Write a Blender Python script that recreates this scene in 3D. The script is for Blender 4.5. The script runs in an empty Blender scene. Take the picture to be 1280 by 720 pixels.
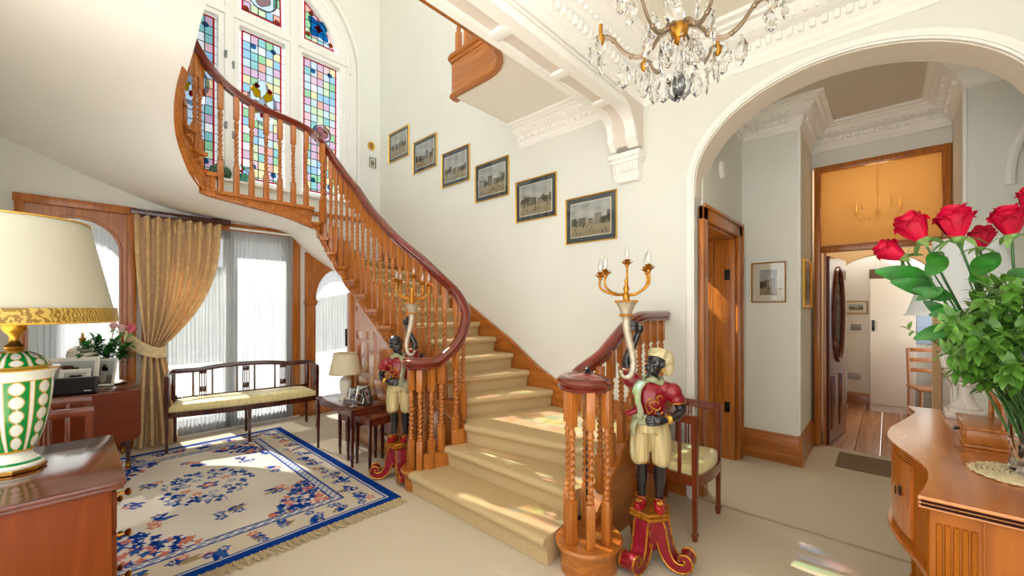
import bpy, bmesh, math, random
from mathutils import Vector, Matrix, Euler
from mathutils.geometry import tessellate_polygon
PI = math.pi
R = math.radians
random.seed(7)
scene = bpy.context.scene
COL = scene.collection

# ---------------------------------------------------------------- materials
MATS = {}
def srgb(h):
    if isinstance(h, str):
        h = h.lstrip('#'); c = [int(h[i:i+2], 16)/255 for i in (0, 2, 4)]
    else:
        c = [x/255 for x in h]
    return tuple((x/12.92 if x <= .04045 else ((x+.055)/1.055)**2.4) for x in c)
def newmat(name):
    m = bpy.data.materials.new(name); m.use_nodes = True
    nt = m.node_tree; b = nt.nodes['Principled BSDF']
    MATS[name] = m
    return m, nt, b
def plain(name, col, rough=.5, metal=0., var=0., scale=30, bump=0., bscale=None, coat=0., spec=None, stretch=None, sheen=0.):
    m, nt, b = newmat(name)
    c = srgb(col)
    b.inputs['Base Color'].default_value = (*c, 1)
    b.inputs['Roughness'].default_value = rough
    b.inputs['Metallic'].default_value = metal
    if coat: b.inputs['Coat Weight'].default_value = coat; b.inputs['Coat Roughness'].default_value = .08
    if sheen: b.inputs['Sheen Weight'].default_value = sheen
    if spec is not None: b.inputs['Specular IOR Level'].default_value = spec
    if var or bump:
        tc = nt.nodes.new('ShaderNodeTexCoord')
        mp = nt.nodes.new('ShaderNodeMapping'); nt.links.new(tc.outputs['Object'], mp.inputs['Vector'])
        if stretch: mp.inputs['Scale'].default_value = stretch
        nz = nt.nodes.new('ShaderNodeTexNoise'); nz.inputs['Scale'].default_value = scale; nz.inputs['Detail'].default_value = 3
        nt.links.new(mp.outputs['Vector'], nz.inputs['Vector'])
        if var:
            rp = nt.nodes.new('ShaderNodeValToRGB')
            rp.color_ramp.elements[0].position = .3; rp.color_ramp.elements[1].position = .7
            rp.color_ramp.elements[0].color = (*[x*(1-var) for x in c], 1)
            rp.color_ramp.elements[1].color = (*[min(1, x*(1+var)) for x in c], 1)
            nt.links.new(nz.outputs['Fac'], rp.inputs['Fac']); nt.links.new(rp.outputs['Color'], b.inputs['Base Color'])
        if bump:
            n2 = nz
            if bscale:
                n2 = nt.nodes.new('ShaderNodeTexNoise'); n2.inputs['Scale'].default_value = bscale; n2.inputs['Detail'].default_value = 2
                nt.links.new(mp.outputs['Vector'], n2.inputs['Vector'])
            bp = nt.nodes.new('ShaderNodeBump'); bp.inputs['Strength'].default_value = bump; bp.inputs['Distance'].default_value = .01
            nt.links.new(n2.outputs['Fac'], bp.inputs['Height']); nt.links.new(bp.outputs['Normal'], b.inputs['Normal'])
    return m
def wood(name, c1, c2, axis='z', scale=6, rough=.3, coat=.3, spec=.5):
    m, nt, b = newmat(name)
    c1, c2 = srgb(c1), srgb(c2)
    tc = nt.nodes.new('ShaderNodeTexCoord'); mp = nt.nodes.new('ShaderNodeMapping')
    nt.links.new(tc.outputs['Object'], mp.inputs['Vector'])
    s = [scale*2.2]*3; s['xyz'.index(axis)] = scale*.16
    mp.inputs['Scale'].default_value = s
    n1 = nt.nodes.new('ShaderNodeTexNoise'); n1.inputs['Scale'].default_value = 1.; n1.inputs['Detail'].default_value = 3; n1.inputs['Distortion'].default_value = 1.2
    nt.links.new(mp.outputs['Vector'], n1.inputs['Vector'])
    mul = nt.nodes.new('ShaderNodeMath'); mul.operation = 'MULTIPLY'; mul.inputs[1].default_value = 7.
    nt.links.new(n1.outputs['Fac'], mul.inputs[0])
    fr = nt.nodes.new('ShaderNodeMath'); fr.operation = 'PINGPONG'; fr.inputs[1].default_value = 1.
    nt.links.new(mul.outputs[0], fr.inputs[0])
    n2 = nt.nodes.new('ShaderNodeTexNoise'); n2.inputs['Scale'].default_value = 6.; n2.inputs['Detail'].default_value = 4
    nt.links.new(mp.outputs['Vector'], n2.inputs['Vector'])
    mx = nt.nodes.new('ShaderNodeMath'); mx.operation = 'MULTIPLY_ADD'; mx.inputs[1].default_value = .55
    nt.links.new(fr.outputs[0], mx.inputs[0])
    sc2 = nt.nodes.new('ShaderNodeMath'); sc2.operation = 'MULTIPLY'; sc2.inputs[1].default_value = .5
    nt.links.new(n2.outputs['Fac'], sc2.inputs[0]); nt.links.new(sc2.outputs[0], mx.inputs[2])
    rp = nt.nodes.new('ShaderNodeValToRGB')
    rp.color_ramp.elements[0].color = (*c1, 1); rp.color_ramp.elements[1].color = (*c2, 1)
    rp.color_ramp.elements[0].position = .1; rp.color_ramp.elements[1].position = .95
    nt.links.new(mx.outputs[0], rp.inputs['Fac']); nt.links.new(rp.outputs['Color'], b.inputs['Base Color'])
    b.inputs['Roughness'].default_value = rough; b.inputs['Specular IOR Level'].default_value = spec
    b.inputs['Coat Weight'].default_value = coat; b.inputs['Coat Roughness'].default_value = .12
    return m
def clear(name, tint=(1, 1, 1), tr=.6, rough=.3, diff=(.9, .9, .9)):
    """thin cloth or thin tinted pane: part transparent, part translucent/diffuse"""
    m = bpy.data.materials.new(name); m.use_nodes = True; MATS[name] = m
    nt = m.node_tree; nt.nodes.clear()
    out = nt.nodes.new('ShaderNodeOutputMaterial')
    t = nt.nodes.new('ShaderNodeBsdfTransparent'); t.inputs[0].default_value = (*tint, 1)
    d = nt.nodes.new('ShaderNodeBsdfDiffuse'); d.inputs[0].default_value = (*diff, 1)
    l = nt.nodes.new('ShaderNodeBsdfTranslucent'); l.inputs[0].default_value = (*diff, 1)
    m1 = nt.nodes.new('ShaderNodeMixShader'); m1.inputs[0].default_value = .6
    nt.links.new(d.outputs[0], m1.inputs[1]); nt.links.new(l.outputs[0], m1.inputs[2])
    m2 = nt.nodes.new('ShaderNodeMixShader'); m2.inputs[0].default_value = 1-tr
    nt.links.new(t.outputs[0], m2.inputs[1]); nt.links.new(m1.outputs[0], m2.inputs[2])
    nt.links.new(m2.outputs[0], out.inputs[0])
    return m
def glaze(name, tint=(1, 1, 1), gloss=.12, rough=.02):
    """thin flat glazing: transparent with a mirror gloss"""
    m = bpy.data.materials.new(name); m.use_nodes = True; MATS[name] = m
    nt = m.node_tree; nt.nodes.clear()
    out = nt.nodes.new('ShaderNodeOutputMaterial')
    t = nt.nodes.new('ShaderNodeBsdfTransparent'); t.inputs[0].default_value = (*tint, 1)
    g = nt.nodes.new('ShaderNodeBsdfGlossy'); g.inputs['Roughness'].default_value = rough
    lw = nt.nodes.new('ShaderNodeLayerWeight'); lw.inputs[0].default_value = .5
    pw = nt.nodes.new('ShaderNodeMath'); pw.operation = 'POWER'; pw.inputs[1].default_value = 4.
    nt.links.new(lw.outputs['Facing'], pw.inputs[0])
    ad = nt.nodes.new('ShaderNodeMath'); ad.operation = 'MULTIPLY_ADD'; ad.inputs[1].default_value = .7; ad.inputs[2].default_value = gloss
    nt.links.new(pw.outputs[0], ad.inputs[0])
    mx = nt.nodes.new('ShaderNodeMixShader'); nt.links.new(ad.outputs[0], mx.inputs[0])
    nt.links.new(t.outputs[0], mx.inputs[1]); nt.links.new(g.outputs[0], mx.inputs[2])
    nt.links.new(mx.outputs[0], out.inputs[0])
    return m
def crystal(name, tint=(.97, .98, 1)):
    """cut glass"""
    m, nt, b = newmat(name)
    b.inputs['Base Color'].default_value = (*tint, 1)
    b.inputs['Transmission Weight'].default_value = 1.; b.inputs['Roughness'].default_value = .03; b.inputs['IOR'].default_value = 1.5
    return m

# ---------------------------------------------------------------- mesh builder
def mat4(loc=(0, 0, 0), rot=(0, 0, 0), sc=(1, 1, 1)):
    return Matrix.LocRotScale(Vector(loc), Euler(rot), Vector(sc))
class MB:
    def __init__(s): s.v = []; s.f = []; s.m = []; s.col = []
    def add(s, vs, fs, m=0, M=None):
        o = len(s.v)
        for p in vs:
            p = Vector(p)
            s.v.append(M @ p if M is not None else p)
        for k, f in enumerate(fs):
            s.f.append([o+i for i in f]); s.m.append(m if isinstance(m, int) else m[k])
        return s
    def box(s, x0, y0, z0, x1, y1, z1, m=0, bev=0., M=None):
        if x0 > x1: x0, x1 = x1, x0
        if y0 > y1: y0, y1 = y1, y0
        if z0 > z1: z0, z1 = z1, z0
        b = min(bev, .45*(x1-x0), .45*(y1-y0), .45*(z1-z0))
        if b <= 0:
            vs = [(x, y, z) for x in (x0, x1) for y in (y0, y1) for z in (z0, z1)]
            fs = [(0, 1, 3, 2), (4, 6, 7, 5), (0, 4, 5, 1), (2, 3, 7, 6), (0, 2, 6, 4), (1, 5, 7, 3)]
            return s.add(vs, fs, m, M)
        bm = bmesh.new(); bmesh.ops.create_cube(bm, size=1)
        for v in bm.verts: v.co = Vector(((x0+x1)/2+v.co.x*(x1-x0), (y0+y1)/2+v.co.y*(y1-y0), (z0+z1)/2+v.co.z*(z1-z0)))
        bmesh.ops.bevel(bm, geom=bm.edges[:], offset=b, segments=2, affect='EDGES', profile=.5)
        s.bm(bm, m, M); return s
    def bm(s, bm, m=0, M=None):
        bm.verts.index_update()
        s.add([v.co.copy() for v in bm.verts], [[v.index for v in f.verts] for f in bm.faces], m, M); bm.free(); return s
    def lathe(s, prof, n=24, m=0, M=None, a0=0., a1=2*PI, sx=1., sy=1.):
        full = abs(a1-a0-2*PI) < 1e-6
        k = n if full else n+1
        vs = []; fs = []
        for r, z in prof:
            for i in range(k):
                a = a0+(a1-a0)*i/n; vs.append((r*math.cos(a)*sx, r*math.sin(a)*sy, z))
        for j in range(len(prof)-1):
            for i in range(n):
                i2 = (i+1) % k
                fs.append((j*k+i, j*k+i2, (j+1)*k+i2, (j+1)*k+i))
        if full:
            if prof[0][0] > 1e-5: fs.append(tuple(range(k))[::-1])
            if prof[-1][0] > 1e-5: fs.append(tuple((len(prof)-1)*k+i for i in range(k)))
        return s.add(vs, fs, m, M)
    def tube(s, pts, r, n=8, m=0, M=None, cap=True, closed=False, flat=1.):
        pts = [Vector(p) for p in pts]; N = len(pts)
        rs = [r]*N if not isinstance(r, (list, tuple)) else r
        vs = []; fs = []
        t0 = (pts[1]-pts[0]).normalized()
        up = Vector((0, 0, 1)) if abs(t0.z) < .9 else Vector((1, 0, 0))
        x = t0.cross(up).normalized()
        for i, p in enumerate(pts):
            if closed: t = (pts[(i+1) % N]-pts[i-1]).normalized()
            else: t = (pts[min(i+1, N-1)]-pts[max(i-1, 0)]).normalized()
            x = (x-t*x.dot(t))
            x = x.normalized() if x.length > 1e-6 else t.orthogonal().normalized()
            y = t.cross(x)
            for k in range(n):
                a = 2*PI*k/n; vs.append(p+x*math.cos(a)*rs[i]+y*math.sin(a)*rs[i]*flat)
        L = N if closed else N-1
        for i in range(L):
            j = (i+1) % N
            for k in range(n):
                k2 = (k+1) % n; fs.append((i*n+k, i*n+k2, j*n+k2, j*n+k))
        if cap and not closed:
            fs.append(tuple(range(n))[::-1]); fs.append(tuple((N-1)*n+k for k in range(n)))
        return s.add(vs, fs, m, M)
    def sweep(s, prof, pts, m=0, M=None, closed_prof=True, cap=True, closed=False, roll=None):
        """prof (a,b): a to the right of travel, b up (kept as vertical as the path lets it)"""
        pts = [Vector(p) for p in pts]; N = len(pts); n = len(prof); vs = []; fs = []
        for i, p in enumerate(pts):
            if closed: t = (pts[(i+1) % N]-pts[i-1])
            else: t = (pts[min(i+1, N-1)]-pts[max(i-1, 0)])
            h = Vector((t.x, t.y, 0))
            h = h.normalized() if h.length > 1e-6 else Vector((1, 0, 0))
            side = Vector((h.y, -h.x, 0)); t.normalize(); up = side.cross(t)
            if up.z < 0: up = -up
            for a, b in prof: vs.append(p+side*a+up*b)
        L = N if closed else N-1; K = n if closed_prof else n-1
        for i in range(L):
            j = (i+1) % N
            for k in range(K):
                k2 = (k+1) % n; fs.append((i*n+k, j*n+k, j*n+k2, i*n+k2))
        if cap and closed_prof and not closed:
            fs.append(tuple(range(n))); fs.append(tuple((N-1)*n+k for k in range(n))[::-1])
        return s.add(vs, fs, m, M)
    def prism(s, poly, d0, d1, plane='xy', m=0, M=None, holes=()):
        """polygon (with holes) in a plane, thick from d0 to d1 along the third axis"""
        def P(a, b, d):
            return {'xy': (a, b, d), 'xz': (a, d, b), 'yz': (d, a, b)}[plane]
        loops = [list(poly)]+[list(h) for h in holes]
        flat = [q for l in loops for q in l]
        tris = tessellate_polygon([[Vector((a, b, 0)) for a, b in l] for l in loops])
        n = len(flat)
        vs = [P(a, b, d0) for a, b in flat]+[P(a, b, d1) for a, b in flat]
        fs = [tuple(t) for t in tris]+[tuple(n+i for i in t)[::-1] for t in tris]
        o = 0
        for l in loops:
            k = len(l)
            for i in range(k):
                j = (i+1) % k; fs.append((o+i, o+j, n+o+j, n+o+i))
            o += k
        return s.add(vs, fs, m, M)
    def grid(s, fn, nu, nv, m=0, M=None, wrapu=False, flip=False):
        vs = []; fs = []; ku = nu if wrapu else nu+1
        for j in range(nv+1):
            for i in range(ku): vs.append(fn(i/nu, j/nv))
        for j in range(nv):
            for i in range(nu):
                i2 = (i+1) % ku
                q = (j*ku+i, j*ku+i2, (j+1)*ku+i2, (j+1)*ku+i)
                fs.append(q[::-1] if flip else q)
        return s.add(vs, fs, m, M)
    def ball(s, c, r, nu=12, nv=8, m=0, M=None):
        if not isinstance(r, (tuple, list)): r = (r, r, r)
        vs = [(c[0], c[1], c[2]-r[2])]; fs = []
        for j in range(1, nv):
            t = -PI/2+PI*j/nv
            for i in range(nu):
                a = 2*PI*i/nu; vs.append((c[0]+r[0]*math.cos(t)*math.cos(a), c[1]+r[1]*math.cos(t)*math.sin(a), c[2]+r[2]*math.sin(t)))
        vs.append((c[0], c[1], c[2]+r[2])); last = len(vs)-1
        for i in range(nu): fs.append((0, 1+(i+1) % nu, 1+i))
        for j in range(nv-2):
            for i in range(nu):
                i2 = (i+1) % nu; fs.append((1+j*nu+i, 1+j*nu+i2, 1+(j+1)*nu+i2, 1+(j+1)*nu+i))
        for i in range(nu): fs.append((last, 1+(nv-2)*nu+i, 1+(nv-2)*nu+(i+1) % nu))
        return s.add(vs, fs, m, M)
    def build(s, name, mats, parent=None, smooth=True, ang=38, label=None, fixn=True, loc=None):
        me = bpy.data.meshes.new(name)
        me.from_pydata([tuple(v) for v in s.v], [], s.f)
        if not isinstance(mats, (list, tuple)): mats = [mats]
        for m in mats: me.materials.append(m)
        me.polygons.foreach_set('material_index', s.m)
        if fixn:
            bm = bmesh.new(); bm.from_mesh(me)
            bmesh.ops.recalc_face_normals(bm, faces=bm.faces[:]); bm.to_mesh(me); bm.free()
        if smooth:
            me.polygons.foreach_set('use_smooth', [True]*len(me.polygons))
            me.set_sharp_from_angle(angle=R(ang))
        me.update()
        o = bpy.data.objects.new(name, me); COL.objects.link(o)
        if parent is not None: o.parent = parent
        if label: o['label'] = label
        if loc is not None: o.location = loc
        return o
def thing(name, label, cat, loc=(0, 0, 0), rz=0., group=None):
    o = bpy.data.objects.new(name, None); COL.objects.link(o)
    o.empty_display_size = .1
    o.location = loc; o.rotation_euler = (0, 0, rz)
    o['label'] = label; o['category'] = cat
    if group: o['group'] = group
    return o
def tag(o, label, cat, group=None, kind=None):
    o['label'] = label; o['category'] = cat
    if group: o['group'] = group
    if kind: o['kind'] = kind
    return o
def struct(name, mb, mats, parent=None, **k):
    o = mb.build(name, mats, parent, **k)
    if parent is None: o['kind'] = 'structure'
    return o
def kids(o): return [c for c in bpy.data.objects if c.parent is o]
def dup(root, loc, rz, label=None, group=None, scale=None):
    ch = kids(root)
    r = root.copy(); COL.objects.link(r); r.location = loc; r.rotation_euler = (0, 0, rz)
    if scale: r.scale = scale
    if label: r['label'] = label
    if group: r['group'] = group
    for c in ch:
        g2 = kids(c)
        n = c.copy(); COL.objects.link(n); n.parent = r
        for g in g2:
            h = g.copy(); COL.objects.link(h); h.parent = n
    return r
def catmull(pts, k=6):
    P = [Vector(p) for p in pts]; out = []
    for i in range(len(P)-1):
        a = P[max(i-1, 0)]; b = P[i]; c = P[i+1]; d = P[min(i+2, len(P)-1)]
        for j in range(k):
            t = j/k
            out.append(.5*((2*b)+(c-a)*t+(2*a-5*b+4*c-d)*t*t+(3*b-a-3*c+d)*t**3))
    out.append(P[-1]); return out
def arc(cx, cy, rx, ry, a0, a1, n):
    return [(cx+rx*math.cos(R(a0+(a1-a0)*i/n)), cy+ry*math.sin(R(a0+(a1-a0)*i/n))) for i in range(n+1)]
def lerp(a, b, t): return tuple(x+(y-x)*t for x, y in zip(a, b))

# ---------------------------------------------------------------- palette
WALL = plain('wall_paint', (230, 232, 225), .9, var=.02, scale=2)
WHITE = plain('white_plaster', (249, 248, 244), .85, var=.012, scale=3)
PANELPINK = plain('beam_panel_paint', (226, 217, 208), .85)
GLOSSWHITE = plain('white_gloss_paint', (240, 240, 236), .35)
CEIL = plain('ceiling_paint', (240, 235, 220), .9)
CARPET = plain('floor_carpet', (220, 208, 186), .95, var=.07, scale=90, bump=.5, bscale=400, spec=.1)
STAIRCARPET = plain('stair_carpet', (205, 180, 136), .95, var=.06, scale=120, bump=.45, bscale=450, spec=.1)
PINE = wood('pine_upright', (150, 82, 24), (196, 120, 46), 'z')
PINEX = wood('pine_along_x', (150, 82, 24), (196, 120, 46), 'x')
PINEY = wood('pine_along_y', (150, 82, 24), (196, 120, 46), 'y')
RAIL = wood('mahogany_rail', (98, 24, 8), (120, 36, 14), 'x', scale=3, rough=.2, coat=.8)
MAHO = wood('mahogany', (52, 15, 7), (84, 29, 14), 'z', scale=6, rough=.22, coat=.6)
MAHOX = wood('mahogany_flat', (78, 29, 12), (116, 50, 24), 'x', scale=6, rough=.22, coat=.6)
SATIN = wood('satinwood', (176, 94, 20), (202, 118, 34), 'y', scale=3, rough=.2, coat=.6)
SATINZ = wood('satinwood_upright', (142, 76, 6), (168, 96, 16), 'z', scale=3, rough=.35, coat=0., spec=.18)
GILT = plain('gilt', (196, 140, 52), .34, metal=.85, var=.25, scale=40)
GOLD = plain('gold_frame', (236, 190, 84), .3, metal=.8, var=.1, scale=60)
CHAIRW = wood('chair_mahogany', (92, 36, 14), (134, 62, 28), 'z', scale=6, rough=.25, coat=.5)
BRASS = plain('brass', (190, 140, 60), .25, metal=1.)
BLACK = plain('black_lacquer', (18, 17, 20), .2, coat=.3)
LEAD = plain('lead_came', (38, 38, 42), .5, metal=.3)
GREENLEAF = plain('leaf_green', (46, 118, 44), .4, var=.4, scale=25)
# ================================================================ the setting
WX, SY = -5.78, 3.23            # window wall, stair wall
SKY_TOP = 6.6
def arch_loop(cx, hw, z0, zs, rise, n=28):
    return [(cx-hw, z0), (cx+hw, z0)]+[(cx+hw*math.cos(PI*i/n), zs+rise*math.sin(PI*i/n)) for i in range(n+1)]
# floors
struct('floor', MB().box(-6.05, -2.2, -.12, 2.6, 5.38, 0), CARPET)
WOODFLOOR = wood('oak_boards', (150, 92, 52), (196, 140, 92), 'y', scale=4, rough=.3, coat=.2)
mb = MB()
for i in range(16):
    x = -1.2+i*.19; mb.box(x, 5.38, -.06, x+.186, 9.2, 0, bev=.003)
struct('floor_boards', mb, WOODFLOOR)
# window wall with four openings
LW = arch_loop(.02, .32, .35, 2.02, .32)          # left window
FD = [(.62, .03), (1.93, .03), (1.93, 2.36), (.62, 2.36)]
RW = arch_loop(2.56, .31, .12, 1.62, .42)
SW = arch_loop(1.648, 1.235, 2.98, 4.92, 1.26, 40)
wb = MB().prism([(-.95, 0), (3.53, 0), (3.53, SKY_TOP), (-.95, SKY_TOP)], WX-.27, WX, 'yz', holes=[LW, FD, RW, SW])
struct('wall_window', wb, WALL)
# stair wall, which runs on into the wall of the large arch
AC, AA, AZ, AB = -.25, .835, 2.40, .62
poly = [(-6.05, 0), (AC-AA, 0)]+[(AC-AA*math.cos(PI*i/48), AZ+AB*math.sin(PI*i/48)) for i in range(49)]+[(AC+AA, 0), (2.6, 0), (2.6, SKY_TOP), (-6.05, SKY_TOP)]
struct('wall_stair', MB().prism(poly, SY, SY+.14, 'xz'), WALL)
# arch moulding and lining
mb = MB()
def arch_path(grow, z0=0.0, n=60, y=0):
    a, b = AA+grow, AB+grow
    return [(AC-a, y, z0)]+[(AC-a*math.cos(PI*i/n), y, AZ+b*math.sin(PI*i/n)) for i in range(n+1)]+[(AC+a, y, z0)]
def band(mb, g0, g1, y0, y1, z0=0, m=0):
    A = arch_path(g0, z0); B = arch_path(g1, z0); n = len(A)
    vs = []
    for a, b in zip(A, B):
        vs += [(a[0], y0, a[2]), (b[0], y0, b[2]), (b[0], y1, b[2]), (a[0], y1, a[2])]
    fs = []
    for i in range(n-1):
        for k in range(4):
            k2 = (k+1) % 4; fs.append((i*4+k, i*4+k2, (i+1)*4+k2, (i+1)*4+k))
    fs += [(0, 1, 2, 3), tuple((n-1)*4+k for k in range(4))]
    mb.add(vs, fs, m)
band(mb, 0, .055, SY-.022, SY+.005); band(mb, .012, .04, SY-.034, SY-.02)
struct('trim_arch', mb, WHITE)
mb = MB(); band(mb, -.006, .03, SY+.001, SY+.25, 2.3)
struct('trim_arch_lining', mb, plain('arch_lining_paint', (236, 226, 214), .85))
# left wall (beside the upper flight) and right wall (behind the sideboard)
struct('wall_left', MB().box(-6.05, -.95, 0, -3.2, -.65, SKY_TOP), WALL)
struct('wall_right', MB().box(.74, 1.2, 0, .9, SY, 3.42), WALL)
# ceilings
struct('ceiling', MB().box(-1.62, -1.6, 3.42, 2.6, SY+.1, 3.5), CEIL)
struct('ceiling_stairwell', MB().box(-6.05, -.95, SKY_TOP, -1.7, SY+.14, SKY_TOP+.1), CEIL)
# beam across the hall mouth with its curved end and corbel
bx0, bx1, bz = -1.735, -1.50, 3.02
yc, rr = 2.87, .25
def beam_prof(off):   # underside line in (y, z)
    return [(-1.6, bz+off)]+[(yc+(rr-off)*math.sin(R(a)), bz+off-(rr)*(1-math.cos(R(a)))*1.0) for a in range(0, 91, 9)]
up = beam_prof(0.02)
mb = MB()
mb.prism(up+[(SY, up[-1][1]), (SY, 3.5), (-1.6, 3.5)], bx0+.012, bx1, 'yz')
struct('beam_hall', mb, PANELPINK)
mb = MB()
lo = beam_prof(0.0)
for xa, xb in ((bx0, bx0+.05), (bx1-.075, bx1+.008)):
    vs = []; n = len(lo)
    for (ya, za), (yb, zb_) in zip(lo, beam_prof(.06)):
        vs += [(xa, ya, za), (xb, ya, za), (xb, yb, zb_), (xa, yb, zb_)]
    fs = []
    for i in range(n-1):
        for k in range(4): fs.append((i*4+k, i*4+(k+1) % 4, (i+1)*4+(k+1) % 4, (i+1)*4+k))
    fs += [(0, 1, 2, 3), tuple((n-1)*4+k for k in range(4))]
    mb.add(vs, fs)
    # inner bead
    xi = xb+.006 if xa < -1.7 else xa-.006
    mb.tube([(xi, y, z+.014) for y, z in lo], .009, 6)
for y in (-.6, -.04, .53, 1.10, 1.67, 2.24, 2.77):
    mb.box(bx0+.04, y-.04, bz-.001, bx1-.05, y+.04, bz+.03, bev=.004)
# hall-side face fillets
for zz in (.05, .085): mb.tube([(bx1+.002, -1.6, bz+zz), (bx1+.002, 2.85, bz+zz)], .010, 8)
struct('trim_beam', mb, WHITE)
mb = MB()
mb.box(-1.755, SY-.13, 2.70, -1.475, SY, 2.745, bev=.006).box(-1.742, SY-.118, 2.665, -1.485, SY, 2.70, bev=.008)
prof = [(SY, 2.53), (SY-.06, 2.53), (SY-.08, 2.56), (SY-.095, 2.60), (SY-.10, 2.668), (SY, 2.668)]
mb.prism(prof, -1.725, -1.505, 'yz')
for i in range(8):
    x = -1.718+i*.0265; mb.box(x, SY-.112, 2.585, x+.017, SY-.08, 2.665, bev=.006)
mb.box(-1.71, SY-.07, 2.515, -1.52, SY, 2.535, bev=.005)
struct('trim_corbel', mb, WHITE)
# cornices
CPROF = [(0, 0), (.012, 0), (.014, .03), (.03, .045), (.032, .075), (.05, .09), (.052, .15), (.085, .165), (.12, .185), (.15, .215), (.165, .24), (.2, .245), (.205, .262), (.25, .27), (.255, .294), (.0, .294)]
def cornice(name, path, h=1., side=1, mat=None, orn=True, ztop=3.42):
    """path: plan points; the profile grows to the `side` of travel"""
    mb = MB(); z0 = ztop-.294*h; n = len(path)
    offs = []
    for i in range(n):
        def nrm(a, b):
            d = Vector((b[0]-a[0], b[1]-a[1])).normalized(); return Vector((d.y, -d.x))*side
        if i == 0: m = nrm(path[0], path[1])
        elif i == n-1: m = nrm(path[-2], path[-1])
        else:
            a, b = nrm(path[i-1], path[i]), nrm(path[i], path[i+1])
            m = (a+b); m = m/(m.dot(a))
        offs.append(m)
    vs = []; k = len(CPROF); fs = []
    for i in range(n):
        for a, b in CPROF: vs.append((path[i][0]+offs[i].x*a*h, path[i][1]+offs[i].y*a*h, z0+b*h))
    for i in range(n-1):
        for j in range(k): fs.append((i*k+j, i*k+(j+1) % k, (i+1)*k+(j+1) % k, (i+1)*k+j))
    fs += [tuple(range(k)), tuple((n-1)*k+j for j in range(k))]
    mb.add(vs, fs)
    if orn:
        for i in range(n-1):
            a, b = Vector(path[i]), Vector(path[i+1]); d = (b-a); L = d.length; d.normalize(); nn = Vector((d.y, -d.x))*side
            s = .07
            ang = math.atan2(d.y, d.x)
            while s < L-.05:
                p = a+d*s+nn*.06*h
                mb.box(-.017, -.02, -.026*h, .017, .016, .026*h, bev=.008, M=mat4((p.x, p.y, z0+.122*h), (0, 0, ang)))
                p = a+d*(s+.03)+nn*.125*h
                mb.ball((p.x, p.y, z0+.188*h), (.014, .014, .012), 6, 4)
                s += .06
    return struct(name, mb, mat or WHITE)
cornice('trim_cornice_hall', [(bx1, -1.6), (bx1, SY), (.74, SY), (.74, 1.2)])
cornice('trim_cornice_landing', [(-2.88, SY), (bx0, SY)], ztop=3.35, h=.72)
# first-floor landing slab (its underside shows) round the stairwell
slab = [(-2.88, SY), (-2.88, 2.33), (-2.42, 2.33)]+[(-2.42+.3*math.sin(R(a)), 2.03+.3*math.cos(R(a))) for a in range(15, 91, 15)]+[(-2.12, .56), (-3.1, .56), (-3.1, -.65), (bx0+.02, -.65), (bx0+.02, SY)]
struct('ceiling_landing', MB().prism(slab, 3.35, 3.66, 'xy'), plain('landing_soffit_paint', (246, 244, 236), .88))
fas = [Vector((x, y, 3.35)) for x, y in [(-2.88, 2.40), (-2.88, 2.35), (-2.874, 2.335), (-2.86, 2.33), (-2.42, 2.33)]+[(-2.42+.34*math.sin(R(a)), 2.03+.3*math.cos(R(a))) for a in range(15, 91, 15)]+[(-2.08, .62)]]
mb = MB()
mb.sweep([(-.01, 0), (.022, 0), (.022, .335), (-.01, .335)], fas)
for z, p in ((0.0, [(-.01, -.012), (.035, -.012), (.045, .0), (.04, .015), (.028, .03), (-.01, .03)]), (.33, [(-.05, -.035), (.03, -.035), (.034, -.01), (.055, 0), (.06, .02), (.05, .032), (-.05, .032)])):
    mb.sweep(p, [v+Vector((0, 0, z)) for v in fas])
struct('trim_landing_fascia', mb, PINEX)
# small cornice bead where arch wall turns, doorways of the inner hall
struct('wall_hall_left', MB().box(-1.75, 4.30, 0, -1.07, 4.52, 3.5).box(-1.75, SY+.14, 2.14, -1.07, 4.30, 3.5).box(-1.75, 4.52, 0, -.60, 5.5, 3.5), WALL)
struct('wall_hall_right', MB().box(.42, 4.52, 0, 1.5, 5.5, 3.5).box(.9, SY+.14, 0, 1.1, 4.52, 3.5), WALL)
struct('ceiling_hall', MB().box(-1.75, SY+.14, 3.32, 1.5, 6.6, 3.5), plain('hall_ceiling_paint', (216, 208, 194), .9))
cornice('trim_cornice_inner_hall', [(-1.07, SY+.14), (-1.07, 4.52), (-.60, 4.52), (-.60, 5.34), (.42, 5.34), (.42, 4.52), (.9, 4.52)], h=.80, ztop=3.32)
mb = MB()
for x, y in ((-.6, 4.52), (.42, 4.52)): mb.tube([(x, y, .28), (x, y, 3.1)], .014, 8)
struct('trim_corner_bead', mb, WHITE)
mb = MB()
band_pts = [(1.03+.40*math.cos(R(a)), 4.5, 2.38+.55*math.sin(R(a))) for a in range(186, 100, -6)]
mb.tube(band_pts, .03, 8)
struct('trim_arch_small', mb, WHITE)
# skirtings
SK = [(0, 0), (.028, 0), (.028, .2), (.022, .23), (.012, .25), (.01, .272), (0, .272)]
def skirt(name, path, mat=PINEX, h=1.):
    mb = MB()
    for a, b in zip(path[:-1], path[1:]):
        a = Vector((*a, 0)); b = Vector((*b, 0)); d = (b-a).normalized()
        mb.sweep([(x, z*h) for x, z in SK], [a-d*.0, b+d*.0])
    return struct(name, mb, mat)
skirt('baseboard_hall', [(-1.07, 4.52), (-.5995, 4.52)])
skirt('baseboard_hall_block', [(-.60, 4.4915), (-.60, 5.34)], PINEY)
skirt('baseboard_arch', [(-1.3, SY), (-1.14, SY)])
skirt('baseboard_window', [(WX, -.65), (WX, .55)], PINEY, .8)
skirt('baseboard_window_right', [(WX, 1.98), (WX, SY)], PINEY, .8)
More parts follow.
